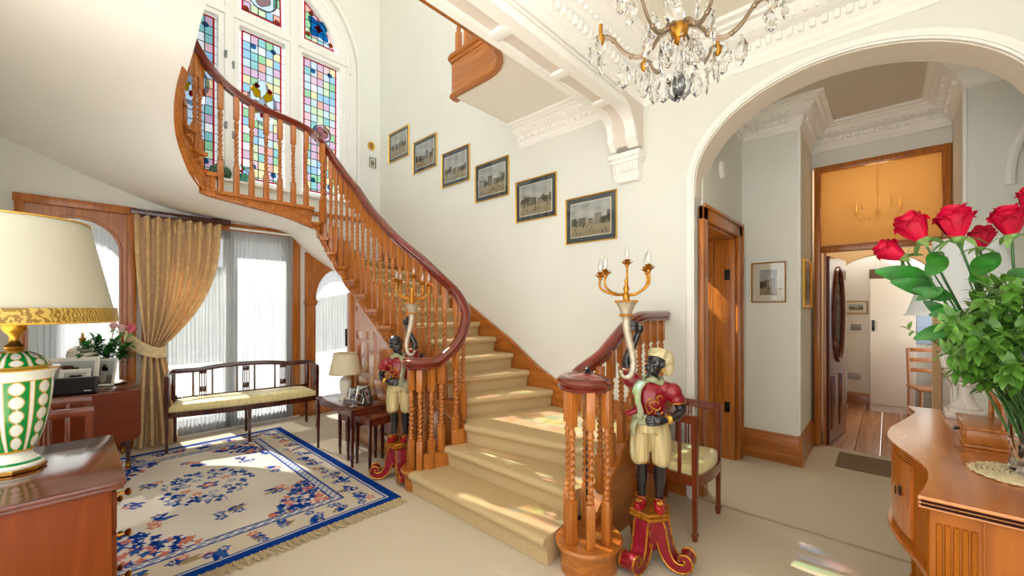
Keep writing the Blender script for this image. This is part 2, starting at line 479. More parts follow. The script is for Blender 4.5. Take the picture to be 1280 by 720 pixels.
# carpet join under the arch
struct('trim_threshold', MB().box(AC-AA, SY-.012, 0, AC+AA, SY+.012, .006, bev=.003), plain('carpet_join', (180, 164, 136), .9))
# doorway in the left of the inner hall: pine lining and architrave
dA, dB, dT = 3.375, 4.30, 2.14
mb = MB()
mb.box(-1.5, dB-.03, 0, -1.07, dB, dT, bev=.003).box(-1.5, dA, 0, -1.07, dA+.025, dT, bev=.003).box(-1.5, dA, dT-.03, -1.07, dB, dT, bev=.003)
mb.box(-1.3, dB-.045, 0, -1.26, dB-.028, dT-.03)
d1 = struct('door_1', mb, PINE)
mb = MB()
for y0, y1 in ((dB-.005, dB+.11), (dA-.1, dA+.01)):
    mb.box(-1.075, y0, 0, -1.035, y1, dT+.1, bev=.008); 
mb.box(-1.075, dA-.1, dT-.01, -1.035, dB+.11, dT+.1, bev=.008)
mb.box(-1.04, dB+.085, 0, -1.022, dB+.112, dT+.112, bev=.004).box(-1.04, dA-.1, dT+.085, -1.022, dB+.112, dT+.112, bev=.004)
mb.build('architrave', PINE, d1)
mb = MB()
for z in (.45, 1.72): mb.box(-1.16, dB-.036, z, -1.11, dB-.029, z+.1, bev=.002)
mb.build('hinge', plain('dark_iron', (38, 34, 32), .4, metal=.7), d1, label='dark iron hinge plates')
struct('wall_side_room', MB().box(-3.0, 3.40, 0, -2.9, 5.0, 3.0).box(-3.0, 4.9, 0, -1.75, 5.0, 3.0), WALL)

# end of the inner hall: glazed pine screen, door standing open behind it
EY = 5.35
mb = MB()
mb.box(-.575, EY-.03, 0, -.52, EY+.07, 2.93, bev=.006).box(.355, EY-.03, 0, .415, EY+.07, 2.93, bev=.006)
mb.box(-.52, EY-.028, 2.87, .355, EY+.07, 2.93, bev=.006).box(-.52, EY-.028, 2.03, .355, EY+.07, 2.09, bev=.006)
mb.box(-.52, EY-.015, 2.09, .355, EY+.05, 2.10).box(-.50, EY+.03, 0, -.48, EY+.07, 2.03)
d2 = struct('door_2', mb, PINE)
AMBER = clear('amber_obscured_glass', (.86, .74, .54), .52, diff=srgb((228, 192, 134)))
MB().box(-.52, EY+.01, 2.09, .355, EY+.018, 2.87).build('overlight_pane', AMBER, d2, label='amber obscured glass pane above the doorway')
struct('wall_hall_end', MB().box(-.6, EY, 2.93, .42, EY+.15, 3.5), WALL)
# lobby beyond
LOBBY = plain('lobby_paint', (226, 204, 166), .9)
struct('wall_lobby_left', MB().box(-.75, 5.5, 0, -.62, 6.6, 3.4), LOBBY)
struct('wall_lobby_right', MB().box(.5, 5.5, 0, .62, 6.6, 3.4), LOBBY)
pl = [(-.75, 0), (-.50, 0), (-.50, 1.80)]+[(-.065-.435*math.cos(PI*i/20), 1.80+.30*math.sin(PI*i/20)) for i in range(1, 20)]+[(.37, 1.80), (.37, 0), (.75, 0), (.75, 3.4), (-.75, 3.4)]
struct('wall_lobby_arch', MB().prism(pl, 6.6, 6.75, 'xz'), LOBBY)
KW = plain('kitchen_paint', (240, 236, 226), .8)
struct('wall_kitchen', MB().box(-.75, 8.05, 0, 2.4, 8.2, 2.6).box(-.75, 6.75, 0, -.50, 8.05, 2.6), KW)
struct('door_4', MB().box(-.50, 7.66, 0, -.47, 7.78, 2.02, bev=.005).box(-.50, 6.9, 1.93, -.47, 7.78, 2.02, bev=.005), PINE)
skirt('baseboard_kitchen', [(-.50, 8.05), (-.19, 8.05)], PINEX, .65)

# windows ------------------------------------------------------------------
# outdoors
PAVE = plain('terrace_paving', (168, 166, 160), .9, var=.06, scale=3)
struct('terrace_ground', MB().box(-40, -25, -.3, WX-.27, 30, -.12), PAVE)
HEDGE = plain('hedge_green', (150, 164, 150), .9, var=.4, scale=2)
mb = MB()
random.seed(3)
mb.grid(lambda u, v: (-17-2.2*math.sin(PI*v)-.5*math.sin(u*60+v*9), -22+48*u, -.2+(2.6+.5*math.sin(u*17)+.3*math.sin(u*51))*v), 90, 8)
hd = mb.build('hedge', HEDGE); tag(hd, 'grey green hedge seen through the net curtains beyond the terrace', 'hedge')
GLASS = glaze('window_glass', (.45, .46, .47), .02)
mb = MB(); rt = random.Random(5)
mb.tube([(-12.2, -1.0, -.3), (-12.1, -.95, 4), (-11.9, -.8, 8)], [.22, .16, .1], 8, 1)
for k in range(110):
    mb.ball((-11.7+rt.uniform(-.5, .5), rt.uniform(-1.6, .36), rt.uniform(8.45, 10.7)), (.38, .34, .34), 8, 6, 0)
struct('added_shade_tree', mb, [plain('added_shade_tree_green', (84, 110, 66), .9), plain('added_shade_tree_bark', (90, 76, 60), .9)])  # unseen tree, added to keep the sun off the left stained-glass panel
# left arched window: pine surround with spandrels
def surround(name, cy, hw, z0, zs, rise, outer, x0=WX, mats=PINE, depth=.05):
    oy0, oy1, oz = outer
    hole = arch_loop(cy, hw, z0-.0, zs, rise)
    hole = [(y, max(z, z0)) for y, z in hole]
    o = [(oy0, 0.0), (oy1, 0.0), (oy1, oz), (oy0, oz)]
    mb = MB().prism(o, x0-.04, x0+.035, 'yz', holes=[hole])
    return mb
mb = surround('w', .02, .30, .36, 2.02, .30, (-.36, .435, 2.47))
for y0, y1 in ((-.36, -.30), (.375, .445)): mb.box(WX+.03, y0, 0, WX+.06, y1, 2.48, bev=.008)
mb.box(WX+.03, -.37, 2.41, WX+.065, .45, 2.49, bev=.01)
n = 26
mb.tube([(WX+.035, .02+.31*math.cos(PI*i/n), 2.02+.31*math.sin(PI*i/n)) for i in range(n+1)], .014, 6)
mb.tube([(WX+.035, .33, .4), (WX+.035, .33, 2.02)], .014, 6)
w1 = struct('window_1', mb, PINE)
MB().add([(WX-.14, -.3, .36), (WX-.14, .34, .36), (WX-.14, .34, 2.34), (WX-.14, -.3, 2.34)], [(0, 1, 2, 3)]).build('pane', GLASS, w1)
# French doors
mb = MB()
mb.box(WX-.1, 1.93, 0, WX+.03, 2.06, 2.42, bev=.006).box(WX-.1, .49, 0, WX+.03, .62, 2.42, bev=.006).box(WX-.1, .49, 2.36, WX+.03, 2.06, 2.46, bev=.006)
d3 = struct('door_3', mb, PINE)
GREY = plain('grey_painted_frame', (196, 200, 202), .4)
for y0, y1 in ((.63, 1.275), (1.275, 1.92)):
    mb = MB(); a = .055
    mb.box(WX-.08, y0, .03, WX-.03, y0+a, 2.35, bev=.004).box(WX-.08, y1-a, .03, WX-.03, y1, 2.35, bev=.004)
    mb.box(WX-.08, y0, 2.28, WX-.03, y1, 2.35, bev=.004).box(WX-.08, y0, .03, WX-.03, y1, .2, bev=.004)
    lf = mb.build('door_leaf', GREY, d3, label='pale grey glazed door leaf')
    MB().add([(WX-.056, y0+a, .2), (WX-.056, y1-a, .2), (WX-.056, y1-a, 2.28), (WX-.056, y0+a, 2.28)], [(0, 1, 2, 3)]).build('pane', GLASS, lf)
struct('trim_door_sill', MB().box(WX-.3, .5, 0, WX+.04, 2.05, .03, bev=.005), plain('door_sill_paint', (226, 222, 214), .6))
# right arched window with pilaster, partly behind the stairs
mb = surround('w', 2.56, .31, .12, 1.55, .45, (2.12, 3.0, 2.2))
mb.box(WX, 2.13, .0, WX+.06, 2.245, 1.5, bev=.004)
for y in (2.155, 2.22): mb.box(WX+.055, y-.012, .3, WX+.066, y+.012, 1.44, bev=.003)
mb.box(WX, 2.115, 1.49, WX+.075, 2.26, 1.52, bev=.005).box(WX, 2.105, 1.52, WX+.085, 2.27, 1.545, bev=.005).box(WX, 2.12, 1.545, WX+.07, 2.255, 1.56, bev=.003)
mb.box(WX, 2.115, 0, WX+.07, 2.26, .22, bev=.005)
for rad, r in ((.32, .016), (.4, .012)):
    mb.tube([(WX+.035, 2.56+rad*math.cos(PI*i/n), 1.55+rad*1.42*math.sin(PI*i/n)) for i in range(n+1)], r, 6)
w2 = struct('window_2', mb, PINE)
MB().add([(WX-.14, 2.24, .12), (WX-.14, 2.88, .12), (WX-.14, 2.88, 2.05), (WX-.14, 2.24, 2.05)], [(0, 1, 2, 3)]).build('pane', GLASS, w2)
MB().box(WX+.035, 2.66, .9, WX+.06, 2.69, 1.15, bev=.004).build('handle', plain('dark_handle', (50, 46, 44), .4, metal=.6), w2)
# ================================================================ stained glass window
def convex_clip(poly, clip):
    out = poly
    n = len(clip)
    for i in range(n):
        a, b = clip[i], clip[(i+1) % n]
        inp = out; out = []
        if not inp: return []
        def side(p): return (b[0]-a[0])*(p[1]-a[1])-(b[1]-a[1])*(p[0]-a[0])
        for j in range(len(inp)):
            p, q = inp[j-1], inp[j]
            sp, sq = side(p), side(q)
            if sq >= 0:
                if sp < 0: t = sp/(sp-sq); out.append((p[0]+(q[0]-p[0])*t, p[1]+(q[1]-p[1])*t))
                out.append(q)
            elif sp >= 0:
                t = sp/(sp-sq); out.append((p[0]+(q[0]-p[0])*t, p[1]+(q[1]-p[1])*t))
    return out
def inset(poly, d):
    """shrink a convex ccw polygon by d"""
    n = len(poly); out = []
    for i in range(n):
        p0, p1, p2 = Vector(poly[i-1]), Vector(poly[i]), Vector(poly[(i+1) % n])
        a = (p1-p0); b = (p2-p1)
        if a.length < 1e-6 or b.length < 1e-6: out.append(tuple(p1)); continue
        a.normalize(); b.normalize()
        na, nb = Vector((-a.y, a.x)), Vector((-b.y, b.x))
        m = na+nb
        den = m.dot(na)
        m = m/den if abs(den) > .3 else na
        out.append(tuple(p1+m*d))
    return out
SGC = {'clearw': (236, 240, 242), 'paleblue': (196, 218, 236), 'blue': (160, 200, 232), 'pink': (226, 196, 206), 'mauve': (206, 184, 206),
       'green': (158, 206, 170), 'palegreen': (202, 222, 190), 'straw': (234, 222, 182), 'salmon': (226, 178, 168), 'teal': (150, 202, 206),
       'red': (190, 30, 52), 'deepblue': (50, 160, 226), 'yellow': (240, 186, 22), 'orange': (232, 110, 24), 'darkgreen': (62, 142, 72), 'navy': (44, 56, 104)}
SGK = list(SGC)
SGM = [LEAD]+[clear('stained_'+k, tuple(.46*x**1.35 for x in srgb(c)), .85, diff=tuple(x*.8 for x in srgb(c))) for k, c in SGC.items()]
def si(k): return SGK.index(k)+1
FX = -5.90
def cell(mb, poly, mi, lead=.0045, dx=0.):
    if len(poly) < 3: return
    q = inset(poly, lead); n = len(poly); x = FX+dx
    vs = [(x, a, b) for a, b in poly]+[(x, a, b) for a, b in q]
    fs = [tuple(range(n, 2*n))]+[(i, (i+1) % n, n+(i+1) % n, n+i) for i in range(n)]
    mb.add(vs, fs, [mi]+[0]*n)
def disc(y, z, r, n=12): return [(y+r*math.cos(2*PI*i/n), z+r*math.sin(2*PI*i/n)) for i in range(n)]
def blob(y, z, ry, rz, lobes, amp, rot=0., n=28):
    pts = []
    for i in range(n):
        a = 2*PI*i/n; k = 1+amp*math.cos(lobes*a); u, v = ry*k*math.cos(a), rz*k*math.sin(a)
        pts.append((y+u*math.cos(rot)-v*math.sin(rot), z+u*math.sin(rot)+v*math.cos(rot)))
    return pts
rs = random.Random(11)
PAST = ['paleblue', 'blue', 'pink', 'mauve', 'green', 'palegreen', 'straw', 'palegreen', 'teal', 'paleblue', 'salmon', 'green', 'clearw', 'teal', 'mauve']
def sg_pane(y0, y1, z0, z1, cols, ch, clipper=None, motifs=None, skip=None):
    mb = MB()
    outer = [(y0, z0), (y1, z0), (y1, z1), (y0, z1)] if clipper is None else clipper
    b1 = inset(outer, .030); b2 = inset(outer, .045); n = len(outer)
    x = FX
    vs = [(x, a, b) for l in (outer, b1, b2) for a, b in l]
    fs = [(i, (i+1) % n, n+(i+1) % n, n+i) for i in range(n)]; ms = [si('clearw')]*n
    fs += [(n+i, n+(i+1) % n, 2*n+(i+1) % n, 2*n+i) for i in range(n)]; ms += [si('red')]*n
    mb.add(vs, fs, ms)
    Y0, Y1 = y0+.045, y1-.045; cw = (Y1-Y0)/cols; z = z1-.045; last = None
    while z > z0+.046:
        zl = max(z-ch, z0+.045)
        for c in range(cols):
            p = [(Y0+c*cw, zl), (Y0+(c+1)*cw, zl), (Y0+(c+1)*cw, z), (Y0+c*cw, z)]
            if skip and skip((p[0][0]+p[1][0])/2, (zl+z)/2): continue
            p = convex_clip(p, b2)
            k = rs.choice(PAST)
            if len(p) >= 3: cell(mb, p, si(k), .0055)
        # tie across the clear border
        for (a0, a1) in ((y0, y0+.03), (y1-.03, y1)):
            if clipper is None: mb.add([(x+.001, a0, z-.003), (x+.001, a1, z-.003), (x+.001, a1, z+.003), (x+.001, a0, z+.003)], [(0, 1, 2, 3)], 0)
        z -= ch
    if motifs: motifs(mb)
    return mb
def roundels(mb, pts, k='deepblue', r=.034):
    for y, z in pts:
        cell(mb, disc(y, z, r), si(k), .006, .004); cell(mb, disc(y, z, r*.4), si('paleblue'), .002, .007)
def shield(mb, y, z):
    cell(mb, blob(y, z, .155, .27, 4, .10), si('paleblue'), .006, .004)
    for a, b, rot, c in ((-.07, .12, .5, 'yellow'), (.07, .10, -.5, 'yellow'), (-.075, -.10, -.6, 'yellow'), (.07, -.08, .6, 'orange')):
        cell(mb, blob(y+a, z+b, .05, .085, 5, .16, rot), si(c), .005, .008)
    for a, b in ((-.06, .2), (.085, .17), (.0, -.16), (-.07, -.02)):
        cell(mb, blob(y+a, z+b, .03, .035, 3, .1), si('red'), .004, .012)
    cell(mb, blob(y, z+.0, .04, .06, 4, .1), si('clearw'), .004, .012)
    cell(mb, blob(y+.02, z-.1, .022, .04, 3, .1), si('navy'), .004, .014)
K = 1.0208
def sz(z): return 1.45+(z-1.45)*K
LY = [(.678, 1.177), (1.389, 1.907), (2.117, 2.636)]
zb0, zt0, zf = 3.04, 4.94, 5.13
AY, AZC, AR = 1.648, 4.85, 1.01
mb = MB()
fanR = [(2.127, zf), (2.636, zf)]+[(AY+AR*math.cos(R(a)), AZC+AR*math.sin(R(a))) for a in range(20, 57, 6)]+[(2.127, AZC+math.sqrt(AR*AR-(2.127-AY)**2))]
fanL = [(2*AY-y, z) for y, z in fanR][::-1]
topc = [(1.389, zf), (1.907, zf)]+[(AY+AR*math.cos(R(a)), AZC+AR*math.sin(R(a))) for a in range(76, 106, 4)]
lights = [[(a, zb0), (b, zb0), (b, zt0), (a, zt0)] for a, b in LY]+[fanL, topc, fanR]
outer = arch_loop(1.648, 1.235, 2.98, 4.92, 1.26, 40)
mb.prism(outer, FX-.05, FX+.045, 'yz', holes=lights)
# mouldings on the frame
for y in (1.283, 2.012): mb.box(FX+.04, y-.05, 3.0, FX+.075, y+.05, 5.9, bev=.012)
mb.box(FX+.04, .55, 4.99, FX+.07, 2.76, 5.08, bev=.012)
mb.tube([(FX+.045, 1.648+1.13*math.cos(PI*i/40), 4.9+1.15*math.sin(PI*i/40)) for i in range(41)], .03, 8)
for y in (.55, 2.745): mb.box(FX+.04, y-.02, 3.0, FX+.075, y+.02, 4.92, bev=.01)
mb.box(FX-.05, .41, 2.955, WX+.05, 2.885, 2.985, bev=.008)
# splayed reveal and arch moulding on the wall face
mb.tube([(WX+.004, 2.885, 2.98)]+[(WX+.004, 1.648+1.24*math.cos(PI*i/48), 4.92+1.265*math.sin(PI*i/48)) for i in range(49)]+[(WX+.004, .41, 2.98)], .016, 8)
w3 = struct('window_3', mb, GLOSSWHITE)
def mot(cy, kind):
    def f(m):
        roundels(m, [(cy-.1, zt0-.18), (cy+.13, zt0-.15)]); roundels(m, [(cy-.1, zb0+.2), (cy+.13, zb0+.14)])
        if kind == 'shield': shield(m, cy, 4.08)
        else:
            cell(m, disc(cy+.02, 3.92, .13, 20), si('mauve'), .014, .004); cell(m, blob(cy+.02, 3.92, .08, .09, 3, .15), si('salmon'), .006, .008); cell(m, blob(cy-.02, 3.88, .04, .04, 4, .1), si('green'), .004, .012)
    return f
names = ['shield', 'shield', 'roundel']
for (a, b), kd in zip(LY, names):
    sg_pane(a, b, zb0, zt0, 5, .105, motifs=mot((a+b)/2, kd), skip=(lambda y, z, c=(a+b)/2: ((y-c)/.16)**2+((z-4.08)/.27)**2 < .9) if kd == 'shield' else (lambda y, z, c=(a+b)/2: math.hypot(y-c-.02, z-3.92) < .1)).build('stained_glass_pane', SGM, w3, smooth=False, fixn=False)
def fanmot(cy, s):
    def f(m):
        roundels(m, [(cy-.17*s, zf+.12), (cy+.14*s, zf+.1), (cy-.13*s, zf+.42)], 'orange', .035)
        cell(m, blob(cy-.03*s, zf+.25, .13, .15, 4, .22, .8), si('deepblue'), .006, .004); cell(m, blob(cy-.03*s, zf+.25, .05, .05, 4, .2), si('red'), .005, .008)
    return f
sg_pane(2.127, 2.636, zf, 5.8, 5, .105, fanR, fanmot(2.38, 1)).build('stained_glass_pane', SGM, w3, smooth=False, fixn=False)
sg_pane(.66, 1.169, zf, 5.8, 5, .105, fanL, fanmot(.915, -1)).build('stained_glass_pane', SGM, w3, smooth=False, fixn=False)
def topmot(m):
    cell(m, disc(1.648, 5.44, .18, 24), si('paleblue'), .016, .004); cell(m, blob(1.648, 5.42, .09, .11, 3, .12), si('salmon'), .006, .008); cell(m, blob(1.62, 5.5, .07, .05, 3, .1), si('mauve'), .005, .012)
    roundels(m, [(1.47, 5.2), (1.82, 5.2), (1.47, 5.7), (1.82, 5.7)], 'orange', .035)
sg_pane(1.389, 1.907, zf, 5.86, 5, .105, topc, topmot, skip=lambda y, z: math.hypot(y-1.648, z-5.44) < .15).build('stained_glass_pane', SGM, w3, smooth=False, fixn=False)
mb = MB()
for y, z in ((1.32, 4.35), (1.32, 3.5), (1.245, 4.45), (1.245, 3.6)): mb.box(FX+.045, y-.012, z, FX+.085, y+.012, z+.09, bev=.004)
mb.build('hinge', plain('steel_hinge', (120, 122, 126), .4, metal=.8), w3, label='grey steel casement hinges')

# ================================================================ staircase
RH = .16
SPW = wood('varnished_pine', (150, 82, 24), (196, 120, 46), 'z', rough=.3, coat=1.)
SPW.node_tree.nodes['Principled BSDF'].inputs['Coat IOR'].default_value = 2.5
I = {1: (-2.76, 1.80), 2: (-2.66, 2.07), 3: (-2.61, 2.22), 4: (-2.78, 2.29), 5: (-2.96, 2.21), 6: (-3.10, 2.15), 7: (-3.29, 2.11), 8: (-3.52, 2.09), 9: (-3.76, 2.085), 10: (-4.0, 2.085),
     11: (-4.23, 2.08), 12: (-4.43, 2.06), 13: (-4.55, 2.00), 14: (-4.61, 1.93), 15: (-4.64, 1.86), 16: (-4.65, 1.78), 17: (-4.645, .91), 18: (-4.61, .81), 19: (-4.54, .72), 20: (-4.40, .63), 21: (-4.18, .58), 22: (-3.92, .56), 23: (-3.66, .56)}
O = {1: (-1.40, 1.80), 2: (-1.42, 2.08), 3: (-1.33, 2.44), 4: (-2.42, 3.215), 5: (-2.73, 3.215), 6: (-2.96, 3.215), 7: (-3.22, 3.215), 8: (-3.48, 3.215), 9: (-3.74, 3.215), 10: (-4.0, 3.215), 11: (-4.28, 3.215), 12: (-4.7, 3.215),
     13: (-5.35, 3.215), 14: (-5.765, 2.95), 15: (-5.765, 2.45), 16: (-5.765, 2.02), 17: (-5.765, .85), 18: (-5.765, .32), 19: (-5.765, -.25), 20: (-5.3, -.635), 21: (-4.6, -.635), 22: (-4.05, -.635), 23: (-3.66, -.635)}
stair = thing('staircase', 'curving pine staircase with beige carpet, twisted balusters and dark mahogany handrail', 'staircase', (0, 0, 0))
def V2(p, z=0): return Vector((p[0], p[1], z))
def inner(t):
    k = min(max(int(math.floor(t)), 1), 22); f = t-k
    a, b, c, d = V2(I[max(k-1, 1)]), V2(I[k]), V2(I[k+1]), V2(I[min(k+2, 23)])
    if k in (16,):   # long landing edge stays straight
        return b.lerp(c, f)
    return .5*((2*b)+(c-a)*f+(2*a-5*b+4*c-d)*f*f+(3*b-a-3*c+d)*f**3)
def inner_out(t):
    e = .02
    d = inner(min(t+e, 22.99))-inner(max(t-e, 1)); d.normalize()
    return Vector((-d.y, d.x, 0))
def zt(t): return RH*min(int(math.floor(t+1e-6)), 16) if t < 17 else RH*int(math.floor(t+1e-6))
ZB = [(4, .42), (5, .56), (6, .73), (7, .89), (8, 1.05), (9, 1.22), (10, 1.38), (11, 1.55), (12, 1.70), (13, 1.95), (14, 2.13), (15, 2.25), (16, 2.33), (16.28, 2.40), (16.6, 2.44), (17, 2.485), (18, 2.54), (19, 2.66), (20, 2.86), (21, 3.0), (22, 3.10), (23, 3.18)]
def zbot(t):
    if t <= 4: return .42
    for (a, za), (b, zb_) in zip(ZB[:-1], ZB[1:]):
        if a <= t <= b:
            f = (t-a)/(b-a); return za+(zb_-za)*f
    return ZB[-1][1]
def path_param(a, b, n): return [a+(b-a)*i/n for i in range(n+1)]
# steps
for i in range(1, 23):
    z = RH*i
    a0, a1, b0, b1 = V2(I[i]), V2(O[i]), V2(I[i+1]), V2(O[i+1])
    dn = (a1-a0).normalized(); fw = Vector((dn.y, -dn.x, 0))       # forward, into the flight
    cen = (b0+b1)/2-(a0+a1)/2
    if fw.dot(cen) < 0: fw = -fw
    dn2 = (b1-b0).normalized(); fw2 = Vector((dn2.y, -dn2.x, 0))
    if fw2.dot(cen) < 0: fw2 = -fw2
    landing = i == 16
    if i >= 18: a1, b1 = a0.lerp(a1, .3), b0.lerp(b1, .3)
    if i >= 21: continue
    wood_mb = MB()
    # wooden tread and riser
    path = [inner(i+k/4)+inner_out(i+k/4)*.028 for k in range(5)] if i >= 4 else [a0, b0]
    poly = [(p.x, p.y) for p in path]
    far = [(b1.x, b1.y), (a1.x, a1.y)]
    if i == 3: far = [(-2.42, 3.215), (-1.30, 3.215), (-1.30, 2.44)]
    if i == 13: far = [(-5.765, 2.95), (-5.765, 3.215), (-5.35, 3.215)]
    if i <= 2: far = [(b1.x-.06, b1.y), (a1.x-.06, a1.y)]
    poly = poly+far
    ex = []
    for k, p in enumerate(poly):
        ex.append(p)
    first = Vector((*ex[0], 0))-fw*.022; lastp = Vector((*ex[-1], 0))-fw*.022
    ex[0] = (first.x, first.y); ex[-1] = (lastp.x, lastp.y)
    wood_mb.prism(ex, z-.034, z-.002, 'xy')
    r0, r1 = a0+fw*.012, (a1 if i > 2 else a0.lerp(a1, .95))+fw*.012
    q = [r0, r1, r1+fw*.02, r0+fw*.02]
    wood_mb.prism([(p.x, p.y) for p in q], z-RH, z-.034, 'xy')
    st = wood_mb.build('step', PINEX, stair)
    # carpet: riser, rounded nosing, tread
    ca, cb = (.075, .975) if i > 3 else (.03, .985)
    if i <= 2: ca = .02
    if i <= 3: cb = 1.0
    nc = 10
    prof = [(.006, -RH+.002), (.004, -.09), (-.004, -.055), (-.022, -.045), (-.034, -.03), (-.036, -.012), (-.028, .002), (-.012, .008), (.02, .009)]
    vs = []; fs = []
    rows = len(prof)+3
    for c in range(nc+1):
        t = ca+(cb-ca)*c/nc
        P = a0.lerp(a1, t); Q = b0.lerp(b1, t)
        for d, h in prof: vs.append(P+fw*d+Vector((0, 0, z+h)))
        E1 = P+fw*.02; E2 = Q+fw2*.004
        for k in range(1, 4): vs.append(E1.lerp(E2, k/3)+Vector((0, 0, z+.009)))
    for c in range(nc):
        for r in range(rows-1): fs.append((c*rows+r, (c+1)*rows+r, (c+1)*rows+r+1, c*rows+r+1))
    if i <= 3:
        for c in (0, nc): fs.append([c*rows+r for r in range(rows)]+[len(vs)]); vs.append(Vector((vs[c*rows+rows-1].x, vs[c*rows+rows-1].y, z-RH+.002)))
    cm = MB().add(vs, fs)
    if i == 3: cm.add([(-2.42, 3.21, z+.0085), (-1.33, 3.21, z+.0085), (-1.33, 2.46, z+.0085), (-2.0, 2.9, z+.0085)], [(0, 1, 2, 3)])
    if i == 13: cm.add([(-5.72, 2.95, z+.009), (-5.72, 3.19, z+.009), (-5.35, 3.19, z+.009)], [(0, 1, 2)])
    cm.build('carpet', STAIRCARPET, st, ang=60)
    # carved bracket under the tread end
    if 5 <= i <= 19:
        bm_ = MB()
        L = (inner(i+1)-inner(i)).length if i != 16 else .26
        s = min(L, .25)/.25
        tt = lambda d: i+d/max((inner(i+1)-inner(i)).length, .05) if i != 16 else i+d/.87
        def onface(d, h, off): return inner(min(tt(d), 22.9))+inner_out(min(tt(d), 22.9))*off+Vector((0, 0, z+h))
        def strip(pts, r): bm_.tube([onface(d*s, h, .010) for d, h in pts], r, 6)
        # scroll: spiral plus tail leaves
        sp = [(.06+(.034-.0042*k*.55)*math.cos(k*.75), -.085+(.034-.0042*k*.55)*math.sin(k*.75)) for k in range(13)]
        strip(sp, .0075)
        strip([(.094, -.085), (.12, -.06), (.15, -.055), (.185, -.066), (.215, -.05)], .008)
        strip([(.11, -.062), (.13, -.09), (.165, -.098)], .0065); strip([(.03, -.05), (.02, -.1), (.03, -.125)], .006)
        vs = []; n = 8; top, bt = [], []
        for k in range(n+1):
            d = .235*s*k/n
            top.append(onface(d, -.034, .004)); bt.append(onface(d, -.145+.105*(k/n)**1.3, .004))
        bm_.add(top+bt, [(k, k+1, n+1+k+1, n+1+k) for k in range(n)])
        for k in range(n): bm_.tube([onface(.235*s*k/n, -.145+.105*(k/n)**1.3, .006), onface(.235*s*(k+1)/n, -.145+.105*((k+1)/n)**1.3, .006)], .005, 5, cap=False)
        strip([(0.0, -.04), (.24, -.04)], .007)
        bm_.build('bracket', PINEX, st)
# well string
mb = MB()
ts = path_param(3.6, 22.95, 140)
ts = sorted(set([round(t, 4) for t in ts]+[k for k in range(4, 23)]))
for t0, t1 in zip(ts[:-1], ts[1:]):
    za = zt(t0+1e-4)-.03
    if t0 > 19.3: za = min(za, zbot(t0)+max(.055, .34-.12*(t0-19.3)))
    p0, p1 = inner(t0), inner(min(t1, 22.99)); o0, o1 = inner_out(t0), inner_out(min(t1, 22.99))
    b0_, b1_ = (zbot(t0), zbot(t1)) if t0 > 4 else (.0, .0)
    vs = [p0+o0*.0+Vector((0, 0, b0_)), p1+o1*.0+Vector((0, 0, b1_)), p1+Vector((0, 0, za)), p0+Vector((0, 0, za)),
          p0-o0*.035+Vector((0, 0, b0_)), p1-o1*.035+Vector((0, 0, b1_)), p1-o1*.035+Vector((0, 0, za)), p0-o0*.035+Vector((0, 0, za))]
    mb.add(vs, [(0, 1, 2, 3), (4, 7, 6, 5), (0, 4, 5, 1), (3, 2, 6, 7), (0, 3, 7, 4), (1, 5, 6, 2)])
pts = [inner(min(t, 22.99))+inner_out(min(t, 22.99))*.004+Vector((0, 0, zbot(t)+.012)) for t in path_param(4.2, 22.95, 100)]
mb.tube(pts, .012, 6)
for t0, t1 in zip(path_param(1.4, 3.6, 8)[:-1], path_param(1.4, 3.6, 8)[1:]):
    p0, p1 = inner(t0), inner(t1); o0, o1 = inner_out(t0), inner_out(t1); za = zt(t0)-.03+(.16 if t0 < 3 else 0)
    if za < .1: za = .13
    mb.add([p0, p1, p1+Vector((0, 0, za)), p0+Vector((0, 0, za)), p0-o0*.03, p1-o1*.03, p1-o1*.03+Vector((0, 0, za)), p0-o0*.03+Vector((0, 0, za))],
           [(0, 1, 2, 3), (4, 7, 6, 5), (0, 4, 5, 1), (3, 2, 6, 7), (0, 3, 7, 4), (1, 5, 6, 2)])
mb.build('well_string', PINEX, stair, ang=30)
# wall string
top = [(-1.33, .62), (-1.9, .64), (-2.3, .69), (-2.6, .84), (-2.99, 1.10), (-3.64, 1.46), (-5.0, 2.29), (-5.45, 2.52), (-5.75, 2.60)]
poly = [(x, z) for x, z in top]+[(-5.75, 2.0), (-5.0, 1.7), (-1.33, 0.0)]
mb = MB().prism(poly, SY-.028, SY-.001, 'xz')
mb.tube([(x, SY-.02, z) for x, z in top], .018, 6)
mb.build('wall_string', PINEX, stair)
MB().box(WX+.001, .9, 2.72, WX+.03, 3.2, 2.775, bev=.006).build('landing_rail', PINEY, stair)
# spandrel panelling below the first flight
mb = MB()
ts = path_param(4.4, 11.55, 40)
pp = [inner(t)-inner_out(t)*.03 for t in ts]
def zslope(x):
    for t in path_param(4.0, 12.0, 160):
        if inner(t).x <= x: return zbot(t)
    return 1.6
vs = []; n = len(ts)
for p, t in zip(pp, ts): vs += [Vector((p.x, p.y, 0)), Vector((p.x, p.y, zbot(t)+.03))]
mb.add(vs, [(2*k, 2*k+2, 2*k+3, 2*k+1) for k in range(n-1)])
yf = 2.118
def fy(x):   # face line of the panelling
    for t in path_param(4.0, 12.0, 160):
        if inner(t).x <= x: return inner(t).y+.012
    return 2.09
def stile(x, w=.09):
    z = min(zslope(x-w/2), zslope(x+w/2))-.0
    mb.prism([(x-w/2, 0), (x+w/2, 0), (x+w/2, zslope(x+w/2)), (x-w/2, zslope(x-w/2))], fy(x)-.004, fy(x)+.03, 'xz')
xs = [-4.29, -3.92, -3.56, -3.22, -2.98]
for x in xs: stile(x)
